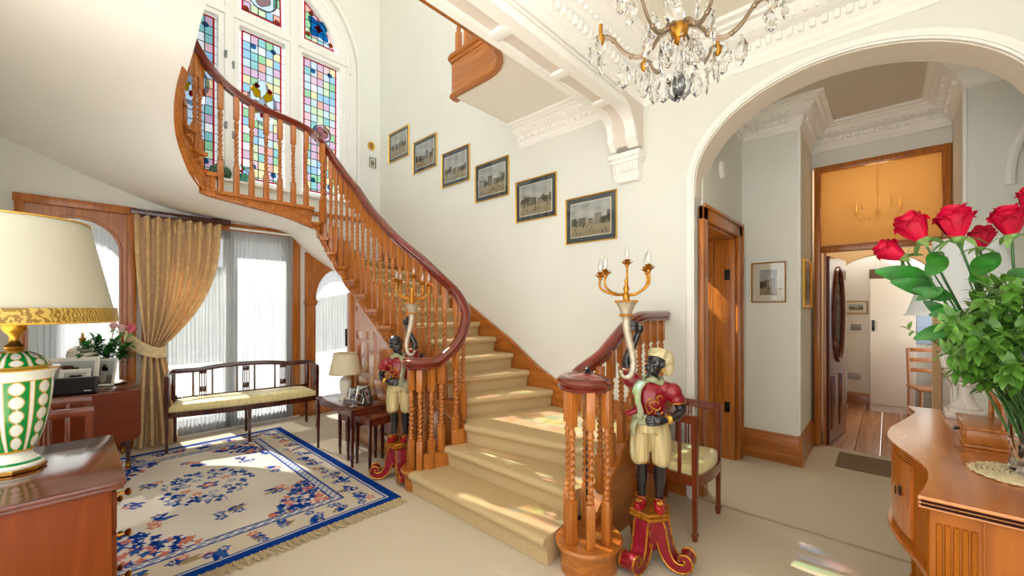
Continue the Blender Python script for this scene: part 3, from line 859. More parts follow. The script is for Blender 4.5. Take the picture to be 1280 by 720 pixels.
for xa, xb in zip(xs[:-1], xs[1:]):
    a, b = xa+.045, xb-.045
    for z0, z1 in ((0, .2), (.62, .72), (1.12, 1.2)):
        if zslope((a+b)/2) > z1+.12: mb.box(a, fy((a+b)/2)-.002, z0, b, fy((a+b)/2)+.03, z1, bev=.004)
    mb.prism([(a, zslope(a)-.09), (b, zslope(b)-.09), (b, zslope(b)), (a, zslope(a))], fy((a+b)/2)-.002, fy((a+b)/2)+.03, 'xz')
    zt_ = zslope((a+b)/2)
    zs_ = [.2, .62, .72, 1.12, 1.2]
    # raised fields
    for z0, z1 in ((.24, .58), (.76, 1.08)):
        if zslope(b) > z1+.14: mb.box(a+.03, fy((a+b)/2)+.012, z0, b-.03, fy((a+b)/2)+.03, z1, bev=.01)
mb.build('spandrel_panel', SPW, stair, ang=25)
MB().box(-4.40, 2.06, 0, -4.30, 2.16, 1.62, bev=.01).build('post', PINE, stair)
# soffit plaster under landing and upper flight
inn = [(inner(12), 1.70), (inner(13), 1.96), (inner(14), 2.14), (inner(15), 2.26), (inner(16), 2.335), (inner(16.28), 2.405), (inner(16.6), 2.445), (inner(17), 2.49), (inner(18), 2.545), (inner(19), 2.665), (inner(20), 2.865), (inner(21), 3.005), (inner(22), 3.105), (Vector((-3.5, .56, 0)), 3.21), (Vector((-3.05, .56, 0)), 3.34), (Vector((-2.1, .56, 0)), 3.352)]
out = [(-5.1, 3.23, 1.5), (-5.78, 3.0, 1.75), (-5.78, 2.5, 1.98), (-5.78, 2.15, 2.2), (-5.78, 1.9, 2.42), (-5.78, 1.55, 2.47), (-5.78, 1.2, 2.49), (-5.78, .83, 2.52), (-5.78, .5, 2.60), (-5.78, .05, 2.77), (-5.78, -.44, 2.97), (-5.6, -.65, 3.05), (-4.9, -.65, 3.12), (-4.1, -.65, 3.22), (-3.1, -.65, 3.34), (-2.1, -.65, 3.352)]
A = catmull([Vector((p.x, p.y, z)) for p, z in inn], 5); B = catmull(out, 5)
mb = MB(); vs = []; nv = 8
for a, b in zip(A, B):
    for k in range(nv+1): vs.append(a.lerp(b, k/nv))
fs = [(i*(nv+1)+k, (i+1)*(nv+1)+k, (i+1)*(nv+1)+k+1, i*(nv+1)+k+1) for i in range(len(A)-1) for k in range(nv)]
mb.add(vs, fs)
mb.build('soffit', WHITE, stair, ang=80, label='white plaster underside of the landing and upper flight')
# handrails
HP = [(-.03, -.055), (-.036, -.04), (-.026, -.032), (-.034, -.022), (-.042, -.008), (-.034, .008), (-.018, .018), (0, .021), (.018, .018), (.034, .008), (.042, -.008), (.034, -.022), (.026, -.032), (.036, -.04), (.03, -.055)]
cL, cR = Vector((-2.79, 1.93, 0)), Vector((-1.245, 1.975, 0))
def spiral(c, r0, r1, a0, a1, z0, z1, n=22):
    return [Vector((c.x+(r0+(r1-r0)*k/n)*math.cos(R(a0+(a1-a0)*k/n)), c.y+(r0+(r1-r0)*k/n)*math.sin(R(a0+(a1-a0)*k/n)), z0+(z1-z0)*k/n)) for k in range(n+1)]
left = spiral(cL, .085, .145, -330, 10, 1.02, 1.03)
ctl = [left[-1], (-2.63, 2.03, 1.075), (-2.605, 2.12, 1.16), (-2.60, 2.2, 1.29), (-2.645, 2.275, 1.44), (-2.76, 2.275, 1.60), (-2.92, 2.2, 1.76), (-3.1, 2.15, 1.91), (-3.45, 2.115, 2.13), (-3.76, 2.12, 2.34), (-4.04, 2.115, 2.56), (-4.26, 2.11, 2.77), (-4.43, 2.08, 2.93), (-4.55, 2.03, 3.09), (-4.63, 1.96, 3.24), (-4.68, 1.86, 3.37), (-4.69, 1.7, 3.445), (-4.69, 1.32, 3.50), (-4.685, 1.1, 3.565), (-4.67, .95, 3.65), (-4.63, .83, 3.75), (-4.56, .72, 3.87), (-4.42, .60, 4.03), (-4.2, .54, 4.18), (-3.92, .52, 4.33), (-3.66, .52, 4.45)]
lpath = left[:-1]+catmull(ctl, 7)
mb = MB().sweep(HP, lpath); mb.lathe([(0, -.06), (.125, -.06), (.13, -.04), (.125, .0), (.10, .016), (.06, .026), (.03, .034), (0, .035)], 28, M=mat4((cL.x, cL.y, 1.02)))
mb.build('handrail', RAIL, stair, ang=50)
right = spiral(cR, .075, .15, 370, 100, 1.05, 1.06)     # from the scroll eye round to the string side
right = spiral(cR, .08, .15, 420, 150, 1.045, 1.05)
ctl = [right[-1], (-1.375, 2.10, 1.085), (-1.325, 2.25, 1.17), (-1.31, 2.42, 1.275), (-1.305, 2.58, 1.36), (-1.30, 2.74, 1.405), (-1.30, 2.95, 1.41), (-1.30, SY-.03, 1.41)]
rpath = right[:-1]+catmull(ctl, 7)
mb = MB().sweep(HP, rpath); mb.lathe([(0, -.06), (.125, -.06), (.13, -.04), (.125, .0), (.10, .016), (.06, .026), (.03, .034), (0, .035)], 28, M=mat4((cR.x, cR.y, 1.05)))
mb.build('handrail', RAIL, stair, ang=50)
for c, z in ((cL, 1.05), (cR, 1.08)):
    MB().lathe([(.026, 0), (.028, .008), (.012, .014), (.016, .024), (.008, .036), (0, .04)], 14).build('finial', BLACK, stair, loc=(c.x, c.y, z), label='small black finial')
    MB().tube([(0, 0, 0), (0, 0, .86)], .011, 8).build('iron_rod', BLACK, stair, loc=(c.x, c.y, .16), label='black iron rod')
# plinths
for c, r in ((Vector((-2.80, 1.95, 0)), .15), (Vector((-1.24, 1.98, 0)), .165)):
    MB().lathe([(r-.012, 0), (r-.012, .115), (r-.002, .122), (r+.012, .135), (r+.016, .15), (r+.008, .162), (0, .163)], 36, M=mat4((0, 0, 0), sc=(1, 1.12, 1))).build('plinth', PINEX, stair, loc=tuple(c))
# right string carrying the short balustrade
mb = MB().prism([(2.08, 0), (SY, 0), (SY, .66), (2.72, .66), (2.56, .62), (2.12, .24), (2.08, .2)], -1.33, -1.272, 'yz')
mb.sweep([(-.04, 0), (.04, 0), (.045, .012), (.037, .028), (-.037, .028), (-.045, .012)], catmull([(-1.30, 2.1, .2), (-1.30, 2.3, .39), (-1.30, 2.56, .615), (-1.30, 2.72, .66), (-1.30, SY, .66)], 5))
mb.build('outer_string', PINEY, stair)
# balusters: square ends, beads and a barley-twist shaft
def baluster_mesh(H=.88):
    mb = MB(); w = .0235
    mb.box(-w, -w, 0, w, w, .25, bev=.004)
    mb.lathe([(.019, .25), (.0225, .258), (.016, .27), (.021, .283), (.0215, .29), (.013, .302), (.018, .312)], 12)
    n, m = 10, 34; z0, z1 = .312, .565
    vs = []
    for j in range(m+1):
        z = z0+(z1-z0)*j/m; e = min(1, min(j, m-j)/3)
        for k in range(n):
            a = 2*PI*k/n; r = .0155+.0058*e*math.cos(2*(a-z*78)); vs.append((r*math.cos(a), r*math.sin(a), z))
    mb.add(vs, [(j*n+k, j*n+(k+1) % n, (j+1)*n+(k+1) % n, (j+1)*n+k) for j in range(m) for k in range(n)])
    mb.lathe([(.018, .565), (.013, .575), (.0215, .588), (.021, .596), (.015, .606), (.023, .62), (.0225, .628), (.014, .65), (.019, .668)], 12)
    mb.box(-w, -w, .668, w, w, H, bev=.004)
    return mb
bal0 = baluster_mesh().build('baluster', PINE, stair)
first = True
def put_bal(x, y, z0, z1, rot=0.):
    global first
    if first: o = bal0; first = False
    else:
        o = bal0.copy(); COL.objects.link(o)
    o.location = (x, y, z0); o.rotation_euler = (0, 0, rot); o.scale = (1, 1, (z1-z0)/.88)
def railz(path, x, y):
    best = min(path, key=lambda p: (p.x-x)**2+(p.y-y)**2); return best.z-.05
ip = lpath[12:]
for i in range(4, 21):
    if i == 16:
        us = [16.05+.13*k/.87 for k in range(7)]
    elif i in (4, 5): us = [i+.2, i+.7]
    elif i <= 11: us = [i+.17, i+.67]
    elif i <= 13: us = [i+.12, i+.62]
    elif i in (14, 15): us = [i+.3] if i == 14 else [i+.4]
    elif i in (17, 18, 19): us = [i+.4]
    else: us = [i+.2, i+.7]
    for u in us:
        p = inner(u)-inner_out(u)*.04; o = inner_out(u)
        put_bal(p.x, p.y, zt(u), railz(ip, p.x, p.y), math.atan2(o.y, o.x))
for a in (-150, -100, -50, 0, 150):
    put_bal(cL.x+.105*math.cos(R(a)), cL.y+.02+.11*math.sin(R(a)), .163, .985, R(a))
for x, y, z in ((-2.65, 2.02, .30), (-2.625, 2.15, .33), (-2.66, 2.26, .50)): put_bal(x, y, z, railz(ip, x, y), .2)
for a in (-165, -105, -50, 5, 130):
    put_bal(cR.x+.115*math.cos(R(a)), cR.y+.12*math.sin(R(a)), .163, 1.0, R(a))
for y in (2.2, 2.335, 2.47, 2.605, 2.74, 2.865, 2.99, 3.115):
    zz = .24+(y-2.12)*.865 if y < 2.56 else min(.66, .62+(y-2.56)*.25)
    put_bal(-1.30, y, zz+.02, railz(rpath, -1.30, y), 0)
# bit of the first-floor balustrade seen above the landing edge
lb = thing('landing_balustrade', 'short run of pine balusters on the upper landing edge near the ceiling beam', 'balustrade', (-2.85, 2.36, 3.66))
for k in range(4):
    b = bal0.copy(); COL.objects.link(b); b.parent = lb; b.location = (.01+.115*k, 0, 0.022); b.rotation_euler = (0, 0, 0); b.scale = (1, 1, 1)
for k in range(1, 6):
    b = bal0.copy(); COL.objects.link(b); b.parent = lb; b.location = (.01, .14*k, 0.022); b.rotation_euler = (0, 0, 0); b.scale = (1, 1, 1)
MB().sweep(HP, [(0, .8, .95), (.0, .02, .95), (.02, 0, .95), (.4, 0, .95)]).build('handrail', RAIL, lb)
# ================================================================ colour-per-vertex surfaces (prints, rug): helpers
def vcol_mat(name, rough=.9, sheen=0., bump=0., bs=300, spec=.3):
    m, nt, b = newmat(name)
    a = nt.nodes.new('ShaderNodeVertexColor'); a.layer_name = 'Col'
    nt.links.new(a.outputs[0], b.inputs['Base Color']); b.inputs['Roughness'].default_value = rough
    b.inputs['Specular IOR Level'].default_value = spec
    if sheen: b.inputs['Sheen Weight'].default_value = sheen
    if bump:
        tc = nt.nodes.new('ShaderNodeTexCoord'); nz = nt.nodes.new('ShaderNodeTexNoise'); nz.inputs['Scale'].default_value = bs
        nt.links.new(tc.outputs['Object'], nz.inputs['Vector'])
        bp = nt.nodes.new('ShaderNodeBump'); bp.inputs['Strength'].default_value = bump; bp.inputs['Distance'].default_value = .01
        nt.links.new(nz.outputs['Fac'], bp.inputs['Height']); nt.links.new(bp.outputs['Normal'], b.inputs['Normal'])
    return m
def paint(obj, cols):
    ca = obj.data.color_attributes.new('Col', 'FLOAT_COLOR', 'POINT')
    flat = []
    for c in cols: flat += [c[0], c[1], c[2], 1.]
    ca.data.foreach_set('color', flat)
PRINT = vcol_mat('print_paper', .85, spec=.0)
class Canvas:
    def __init__(s, nx, ny, bg): s.nx, s.ny = nx, ny; s.c = [srgb(bg)]*(nx*ny)
    def put(s, i, j, col, a=1.):
        if 0 <= i < s.nx and 0 <= j < s.ny:
            k = j*s.nx+i; o = s.c[k]; s.c[k] = tuple(o[q]+(col[q]-o[q])*a for q in range(3))
    def fill(s, fn):
        for j in range(s.ny):
            for i in range(s.nx):
                r = fn(i, j)
                if r is not None: s.c[j*s.nx+i] = srgb(r)
    def disc(s, x, y, rx, ry, col, a=1., pet=0, amp=0., ph=0.):
        col = srgb(col)
        R_ = int(max(rx, ry)*(1+amp))+2
        for j in range(int(y)-R_, int(y)+R_+1):
            for i in range(int(x)-R_, int(x)+R_+1):
                u, v = (i-x)/rx, (j-y)/ry; d = math.hypot(u, v)
                lim = 1+(amp*math.cos(pet*math.atan2(v, u)+ph) if pet else 0)
                if d < lim: s.put(i, j, col, a)
def generic_view(seed, nx=56, ny=42):
    """a plain old topographical view: sky, trees, pale buildings, street"""
    r = random.Random(seed); c = Canvas(nx, ny, (206, 200, 182))
    hz = int(ny*r.uniform(.34, .44))
    def base(i, j):
        if j > hz:
            t = (j-hz)/(ny-hz); n = 8*math.sin(i*.35+seed)+7*math.sin(i*.13+j*.4)
            return (190-22*t+n, 188-14*t+n, 176-2*t+n)
        t = j/hz; return (150+26*t, 140+20*t, 114+16*t)
    c.fill(base)
    x = -2
    while x < nx:
        w = r.randint(5, 11); h = r.randint(4, 11); g = r.randint(92, 150)
        for i in range(x, min(x+w, nx)):
            for j in range(hz-3, hz+h):
                if 0 <= i: c.put(i, j, srgb((g+10, g+4, g-12)) if not (i % 3 == 1 and j % 3 == 1) else srgb((60, 58, 54)))
            if 0 <= i: c.put(i, hz+h, srgb((70, 66, 60)))
        x += w+r.randint(0, 3)
    for k in range(6):
        xx = r.choice([r.uniform(0, nx*.3), r.uniform(nx*.7, nx)]); c.disc(xx, hz+r.uniform(0, 5), 4, 4, (70, 74, 54), .8, 5, .2)
    for k in range(14):
        xx, yy = r.randint(2, nx-3), r.randint(2, hz-4); d = srgb((52, 46, 42))
        for q in range(3): c.put(xx, yy+q, d, .9)
        c.put(xx+1, yy, d, .6)
    return c
def canvas_mesh(cv, w, h, name, parent, mat, M=None, label=None):
    """canvas as a flat sheet, centred, in the local XZ plane facing -Y"""
    mb = MB(); nx, ny = cv.nx, cv.ny
    vs = [((i/(nx-1)-.5)*w, 0, (j/(ny-1)-.5)*h) for j in range(ny) for i in range(nx)]
    mb.add(vs, [(j*nx+i, j*nx+i+1, (j+1)*nx+i+1, (j+1)*nx+i) for j in range(ny-1) for i in range(nx-1)], 0, M)
    o = mb.build(name, mat, parent, fixn=False, label=label); paint(o, cv.c); return o
PICGLASS = glaze('picture_glass', (.95, .96, .96), .10, .012)
MOUNT = plain('dark_green_mount', (62, 72, 74), .8)
IVORY = plain('ivory_mount', (232, 226, 206), .85)
def frame_bars(w, h, t, d, y0=0.):
    """mitred moulding round w x h (outer), bar width t, in XZ facing -Y"""
    mb = MB(); prof = [(0, 0), (0, d*.7), (t*.25, d), (t*.6, d*.8), (t, d*.45), (t, 0)]
    cor = [(-w/2, -h/2), (w/2, -h/2), (w/2, h/2), (-w/2, h/2)]; dirs = [(1, 1), (-1, 1), (-1, -1), (1, -1)]
    vs = []; n = len(prof)
    for (x, z), (sx, sz_) in zip(cor, dirs):
        for a, b in prof: vs.append((x+sx*a, y0-b, z+sz_*a))
    fs = [(i*n+k, ((i+1) % 4)*n+k, ((i+1) % 4)*n+(k+1) % n, i*n+(k+1) % n) for i in range(4) for k in range(n)]
    return mb.add(vs, fs)
def picture(name, label, loc, rz, w, h, t, fmat, mount=None, mw=.06, inner_=None, seed=1, group=None, cat='picture', glass=True, cv=None, iw=.008):
    p = thing(name, label, cat, loc, rz, group)
    frame_bars(w, h, t, .022).build('frame', fmat, p, ang=20)
    MB().box(-w/2+.004, -.006, -h/2+.004, w/2-.004, 0, h/2-.004).build('backing', mount or IVORY, p)
    a, b = w-2*t-2*mw, h-2*t-2*mw
    if inner_:
        MB().box(-a/2-iw, -.0085, -b/2-iw, a/2+iw, -.006, b/2+iw).build('mount_window', inner_, p)
    canvas_mesh(cv or generic_view(seed), a, b, 'print', p, PRINT, Matrix.Translation((0, -.0095, 0)))
    if glass:
        MB().add([(-w/2+t*.8, -.012, -h/2+t*.8), (w/2-t*.8, -.012, -h/2+t*.8), (w/2-t*.8, -.012, h/2-t*.8), (-w/2+t*.8, -.012, h/2-t*.8)], [(0, 1, 2, 3)]).build('glass', PICGLASS, p, fixn=False)
    return p

# ================================================================ rug
def make_rug():
    nx, ny = 336, 240; hx, hy = 1.335, .955; cell_ = 2*hx/(nx-1)
    FIELD = (218, 211, 198); BLUE = (10, 58, 142); MID = (46, 90, 158); SAL = (204, 124, 104); TAN = (160, 138, 106); PB = (146, 160, 186)
    c = Canvas(nx, ny, FIELD); r = random.Random(5)
    def edge(i, j): return min(i, j, nx-1-i, ny-1-j)*cell_
    def base(i, j):
        e = edge(i, j)
        if e < .065: return BLUE
        if e < .078: return (236, 232, 222)
        if e < .088: return MID
        if e < .30: return (212, 202, 182)
        if e < .315: return BLUE
        if e < .365: return PB if (i//3+j//3) % 3 else (226, 222, 212)
        if e < .38: return BLUE
        n = 5*math.sin(i*.05+1.3*math.sin(j*.03))+3*math.sin(j*.11+i*.02)
        return (FIELD[0]+n, FIELD[1]+n, FIELD[2]+n)
    c.fill(base)
    def flower(x, y, s, col, core=(236, 222, 206)):
        c.disc(x, y, s, s, col, 1, 5, .25, r.uniform(0, 6)); c.disc(x, y, s*.45, s*.45, core, .9, 5, .2); c.disc(x, y, s*.2, s*.2, col)
    def leaf(x, y, a, L, col):
        for k in range(int(L)):
            w = 2.0*math.sin(PI*(k+.5)/L)+.5
            c.disc(x+k*math.cos(a), y+k*math.sin(a), w, w, col)
    def spray(x, y, a, s=1.):
        for k in range(5):
            b = a+r.uniform(-.6, .6); leaf(x, y, b, 16*s*r.uniform(.6, 1.2), r.choice([BLUE, MID, TAN]))
        for k in range(3): flower(x+r.uniform(-11, 11)*s, y+r.uniform(-7, 7)*s, 4.2*s, r.choice([BLUE, SAL, MID]))
    # border flowers
    q = .19/cell_
    def along(L, f):
        s = 30
        while s < L-24:
            f(s); s += 23
    along(nx, lambda s: (spray(s, q, r.uniform(0, 6), .85), spray(s, ny-1-q, r.uniform(0, 6), .85)))
    along(ny, lambda s: (spray(q, s, r.uniform(0, 6), .85), spray(nx-1-q, s, r.uniform(0, 6), .85)))
    # corner spandrels
    e0 = .385/cell_
    for sx in (0, 1):
        for sy in (0, 1):
            for k in range(150):
                u, v = r.uniform(0, 66), r.uniform(0, 50)
                if u/66+v/50 > 1: continue
                x = e0+u if not sx else nx-1-e0-u; y = e0+v if not sy else ny-1-e0-v
                near = u/66+v/50 < .4
                c.disc(x, y, 3.6, 3.0, r.choice([BLUE, BLUE, MID, BLUE, SAL] if not near else [SAL, SAL, BLUE, (232, 196, 176)]), 1, 4, .3, r.uniform(0, 6))
                if k % 3 == 0: c.disc(x+2, y+2, 1.4, 1.4, (226, 218, 206))
    # medallion
    mx, my = nx/2, ny/2
    for k in range(150):
        a = r.uniform(0, 2*PI); d = r.uniform(.62, 1.0)
        c.disc(mx+47*d*math.cos(a), my+40*d*math.sin(a), 3.2, 2.8, r.choice([BLUE, MID, PB, BLUE, (226, 218, 206)]), 1, 4, .3, r.uniform(0, 6))
    for k in range(9):
        a = 2*PI*k/9; flower(mx+22*math.cos(a), my+19*math.sin(a), 4, r.choice([PB, SAL, MID]))
    flower(mx, my, 8, MID); flower(mx, my, 5, SAL)
    for x, y, a in ((.26, .5, .2), (.74, .5, 2.5), (.5, .24, 1), (.5, .77, 4), (.36, .33, 0), (.66, .3, 2), (.34, .68, 3), (.68, .7, 5)):
        spray(nx*x, ny*y, a, 1.0)
    mb = MB()
    vs = [((i/(nx-1)-.5)*2*hx, (j/(ny-1)-.5)*2*hy, .012+.0012*math.sin(i*.2)*math.sin(j*.17)) for j in range(ny) for i in range(nx)]
    mb.add(vs, [(j*nx+i, j*nx+i+1, (j+1)*nx+i+1, (j+1)*nx+i) for j in range(ny-1) for i in range(nx-1)])
    n0 = len(vs)
    ring = [(i, 0) for i in range(nx)]+[(nx-1, j) for j in range(1, ny)]+[(i, ny-1) for i in range(nx-2, -1, -1)]+[(0, j) for j in range(ny-2, 0, -1)]
    rim = [((i/(nx-1)-.5)*2*hx, (j/(ny-1)-.5)*2*hy, .001) for i, j in ring]
    for v in rim: mb.v.append(Vector(v))
    for k in range(len(ring)):
        k2 = (k+1) % len(ring); a, b = ring[k], ring[k2]
        mb.f.append([a[1]*nx+a[0], n0+k, n0+k2, b[1]*nx+b[0]]); mb.m.append(0)
    o = mb.build('rug', vcol_mat('rug_pile', .95, 0., .5, 260, .05), None, fixn=False)
    paint(o, c.c+[srgb(BLUE)]*len(ring))
    o.location = (-4.06, .745, 0)
    tag(o, 'cream Chinese rug with floral medallion, blue border and beige fringe', 'rug')
    fr = MB()
    for k in range(520):
        y = -.94+1.88*k/519; ln = r.uniform(.06, .1); dy = r.uniform(-.035, .035)
        fr.tube([(hx-.004, y, .008), (hx+ln*.5, y+dy*.3, .009+r.uniform(0, .008)), (hx+ln, y+dy, .004)], [.0028, .0035, .002], 4, cap=False)
    for k in range(47):
        y = -.93+1.86*k/46+r.uniform(-.01, .01)
        fr.tube([(hx, y, .01), (hx+.05, y+r.uniform(-.01, .01), .014), (hx+.1, y+r.uniform(-.03, .03), .007)], [.006, .009, .005], 5)
    fr.build('fringe', plain('fringe_yarn', (186, 168, 132), .95), o, label='beige knotted fringe')
make_rug()

# ================================================================ Edwardian seats
SEATFAB = plain('seat_satin', (226, 212, 150), .4, var=.12, scale=9, sheen=.3, stretch=(1, 6, 1))
def taper_leg(h, w0=.036, w1=.022, foot=True):
    """square tapered leg with a spade foot, top at z=h"""
    mb = MB(); secs = [(0, w1*.95), (.045, w1*1.5), (.05, w1*1.05), (h*.55, (w0+w1)/2), (h, w0)] if foot else [(0, w1), (h, w0)]
    vs = []
    for z, w in secs: a = w/2; vs += [(-a, -a, z), (a, -a, z), (a, a, z), (-a, a, z)]
    n = len(secs); fs = [(0, 3, 2, 1), tuple(4*(n-1)+k for k in range(4))]
    for j in range(n-1):
        for k in range(4): fs.append((4*j+k, 4*j+(k+1) % 4, 4*(j+1)+(k+1) % 4, 4*(j+1)+k))
    return mb.add(vs, fs)
RP = [(-.013, -.02), (-.016, 0), (-.012, .02), (.012, .02), (.016, 0), (.013, -.02)]
def cushion(poly, z0, z1, n=9):
    """upholstered pad: polygon domed towards the middle"""
    cx = sum(p[0] for p in poly)/len(poly); cy = sum(p[1] for p in poly)/len(poly)
    vs = []; fs = []; k = len(poly)
    rings = [(1., z0), (1.01, z0+.35*(z1-z0)), (.985, z0+.6*(z1-z0)), (.92, z0+.8*(z1-z0)), (.75, z0+.92*(z1-z0)), (.4, z1)]
    for s, z in rings:
        for x, y in poly: vs.append((cx+(x-cx)*s, cy+(y-cy)*s, z))
    for j in range(len(rings)-1):
        for i in range(k): fs.append((j*k+i, j*k+(i+1) % k, (j+1)*k+(i+1) % k, (j+1)*k+i))
    vs.append((cx, cy, z1)); fs += [((len(rings)-1)*k+i, (len(rings)-1)*k+(i+1) % k, len(vs)-1) for i in range(k)]
    return MB().add(vs, fs)
def settee():
    t = thing('settee', 'long low mahogany settee with cream satin seat in front of the French doors', 'settee', (-5.30, 1.335, .0138), R(-10))
    L = .685; zs = .40; zr = .76
    front = lambda y: .19+.075*(1-(y/L)**2)
    for x, y, h in ((.19, -L, .74), (.19, L, .74), (.265, 0, zs), (-.19, -L*.93, .5), (-.19, L*.93, .5), (-.19, 0, zs)):
        taper_leg(h, .036, .024).build('leg', MAHO, t, loc=(x, y, 0))
    # seat frame
    pf = [(front(y), y) for y in [L*(k/10-1) for k in range(21)]]
    mb = MB()
    mb.sweep([(-.014, -.055), (-.014, 0), (.014, 0), (.014, -.055)], [(x, y, zs) for x, y in pf])
    mb.sweep([(-.014, -.055), (-.014, 0), (.014, 0), (.014, -.055)], [(-.2, -L*.93, zs), (-.2, L*.93, zs)])
    for s in (-1, 1): mb.sweep([(-.014, -.055), (-.014, 0), (.014, 0), (.014, -.055)], [(.19, s*L, zs), (-.2, s*L*.93, zs)])
    mb.build('seat_frame', MAHO, t)
    poly = [(x-.004, y*.985) for x, y in pf]+[(-.19, L*.92*(1-k/6)) for k in range(0, 13)]
    cushion(poly, zs-.005, zs+.085).build('seat', SEATFAB, t)
    # back crest and arms
    crest = [(-.21, y, zr+.035*max(0, 1-(y/.42)**2)**.8+.0) for y in [L*.95*(k/14-1) for k in range(29)]]
    mb = MB().sweep([(-.012, -.028), (-.015, 0), (-.011, .022), (.011, .022), (.015, 0), (.012, -.028)], crest)
    mb.build('crest_rail', MAHO, t)
    for s in (-1, 1):
        a = catmull([(-.21, s*L*.95, zr), (-.08, s*L*.985, zr+.0), (.1, s*L*1.0, zr-.01), (.205, s*L*1.0, zr-.02)], 5)
        mb = MB().sweep(RP, a); mb.build('arm', MAHO, t)
        mb = MB()
        for x, w in ((-.08, .008), (.0, .004), (.02, .004), (.04, .004), (.11, .008)): mb.box(x-w, s*L*.985-.005, zs, x+w, s*L*.985+.005, zr-.02, bev=.002)
        mb.build('arm_spindles', MAHO, t)
        MB().box(-.225, s*L*.95-.018, .45, -.19, s*L*.95+.018, zr, bev=.004).build('back_post', MAHO, t)
    for yc_ in (-.4, 0.0, .38):
        mb = MB()
        for d, w in ((-.085, .009), (.085, .009), (-.03, .0045), (-.011, .0045), (.011, .0045), (.03, .0045)): mb.box(-.216, yc_+d-w, zs, -.204, yc_+d+w, zr+.012, bev=.002)
        mb.box(-.219, yc_-.034, zs+.11, -.201, yc_+.034, zs+.17, bev=.003)
        mb.box(-.219, yc_-.034, zr-.05, -.201, yc_+.034, zr-.0, bev=.003)
        mb.build('splat', MAHO, t)
    MB().box(-.216, -L*.93, zs+.055, -.2, L*.93, zs+.08, bev=.003).build('lower_rail', MAHO, t)
settee()
def armchair(loc, rz, label):
    t = thing('armchair', label, 'armchair', loc, rz, 'satin seated spindle armchairs')
    zs, zr = .40, .77; hw, hd = .235, .185
    for x, y, h in ((hd, -hw, zr-.02), (hd, hw, zr-.02), (-hd, -hw*.88, .44), (-hd, hw*.88, .44)):
        taper_leg(h, .038, .024).build('leg', CHAIRW, t, loc=(x, y, 0))
    pf = [(hd+.035*(1-(k/6-1)**2), hw*(k/6-1)) for k in range(13)]
    P = [(-.014, -.06), (-.014, 0), (.014, 0), (.014, -.06)]
    mb = MB().sweep(P, [(x, y, zs) for x, y in pf])
    mb.sweep(P, [(-hd, -hw*.88, zs), (-hd, hw*.88, zs)])
    for s in (-1, 1): mb.sweep(P, [(hd, s*hw, zs), (-hd, s*hw*.88, zs)])
    mb.build('seat_frame', CHAIRW, t)
    cushion([(x-.004, y*.97) for x, y in pf]+[(-hd+.01, hw*.85*(1-k/3)) for k in range(7)], zs-.004, zs+.075).build('seat', SEATFAB, t)
    for s in (-1, 1):
        MB().box(-hd-.018, s*hw*.88-.018, .42, -hd+.018, s*hw*.88+.018, zr, bev=.004).build('back_post', CHAIRW, t)
        MB().sweep([(-.014, -.04), (-.016, 0), (-.012, .012), (.012, .012), (.016, 0), (.014, -.04)], catmull([(-hd, s*hw*.88, zr), (0, s*hw*.97, zr), (hd+.02, s*hw, zr-.005)], 5)).build('arm', CHAIRW, t)
        mb = MB()
        for x, w in ((-.1, .011), (-.035, .0045), (-.015, .0045), (.005, .0045), (.085, .011)): mb.box(x-w, s*hw*.95-.006, zs, x+w, s*hw*.95+.006, zr-.02, bev=.002)
        mb.build('arm_spindles', CHAIRW, t)
    MB().sweep([(-.013, -.05), (-.015, 0), (-.011, .014), (.011, .014), (.015, 0), (.013, -.05)], [(-hd, y, zr+.012*(1-(y/hw)**2)) for y in [hw*.9*(k/6-1) for k in range(13)]]).build('crest_rail', CHAIRW, t)
    mb = MB()
    for y, w in ((-.13, .011), (-.03, .0045), (-.01, .0045), (.01, .0045), (.03, .0045), (.13, .011)): mb.box(-hd-.006, y-w, zs, -hd+.006, y+w, zr, bev=.002)
    mb.box(-hd-.006, -hw*.85, zs+.05, -hd+.006, hw*.85, zs+.075, bev=.003)
    mb.build('back_spindles', CHAIRW, t)
    return t
ac = armchair((-1.065, 2.86, 0), R(0), 'mahogany spindle armchair with yellow satin seat behind the turbaned statue by the arch')
dup(ac, (-4.13, -.11, .0138), R(90), 'mahogany spindle armchair half hidden behind the green lamp and chest of drawers')

# ================================================================ nest of tables
def side_table(label, x0, x1, y0, y1, h):
    t = thing('nest_table', label, 'table', ((x0+x1)/2, (y0+y1)/2, 0), 0, 'nest of mahogany tables')
    a, b = (x1-x0)/2, (y1-y0)/2
    mb = MB().box(-a, -b, h-.016, a, b, h, bev=.006)
    mb.build('tabletop', MAHOX, t)
    mb = MB()
    mb.box(-a+.02, -b+.018, h-.075, a-.02, -b+.03, h-.016).box(-a+.02, b-.03, h-.075, a-.02, b-.018, h-.016)
    mb.box(-a+.018, -b+.02, h-.075, -a+.03, b-.02, h-.016).box(a-.03, -b+.02, h-.075, a-.018, b-.02, h-.016)
    mb.build('apron', MAHOX, t)
    for sx in (-1, 1):
        for sy in (-1, 1): taper_leg(h-.016, .03, .018, False).build('leg', MAHO, t, loc=(sx*(a-.022), sy*(b-.022), 0))
    return t
side_table('largest mahogany table of the nest, holding the small lamp', -4.36, -3.56, 1.705, 2.05, .53)
side_table('middle mahogany table of the nest, pulled out towards the small statue', -3.80, -3.34, 1.76, 2.03, .475)
side_table('smallest mahogany table of the nest, tucked under the other two', -4.02, -3.62, 1.78, 2.01, .42)
CREAMSH = plain('cream_lampshade', (206, 196, 164), .8)
CERAM = plain('cream_ceramic', (226, 220, 204), .25, coat=.4)
t = thing('table_lamp', 'small cream urn lamp with beige shade on the nest of tables', 'lamp', (-4.0, 1.86, .53))
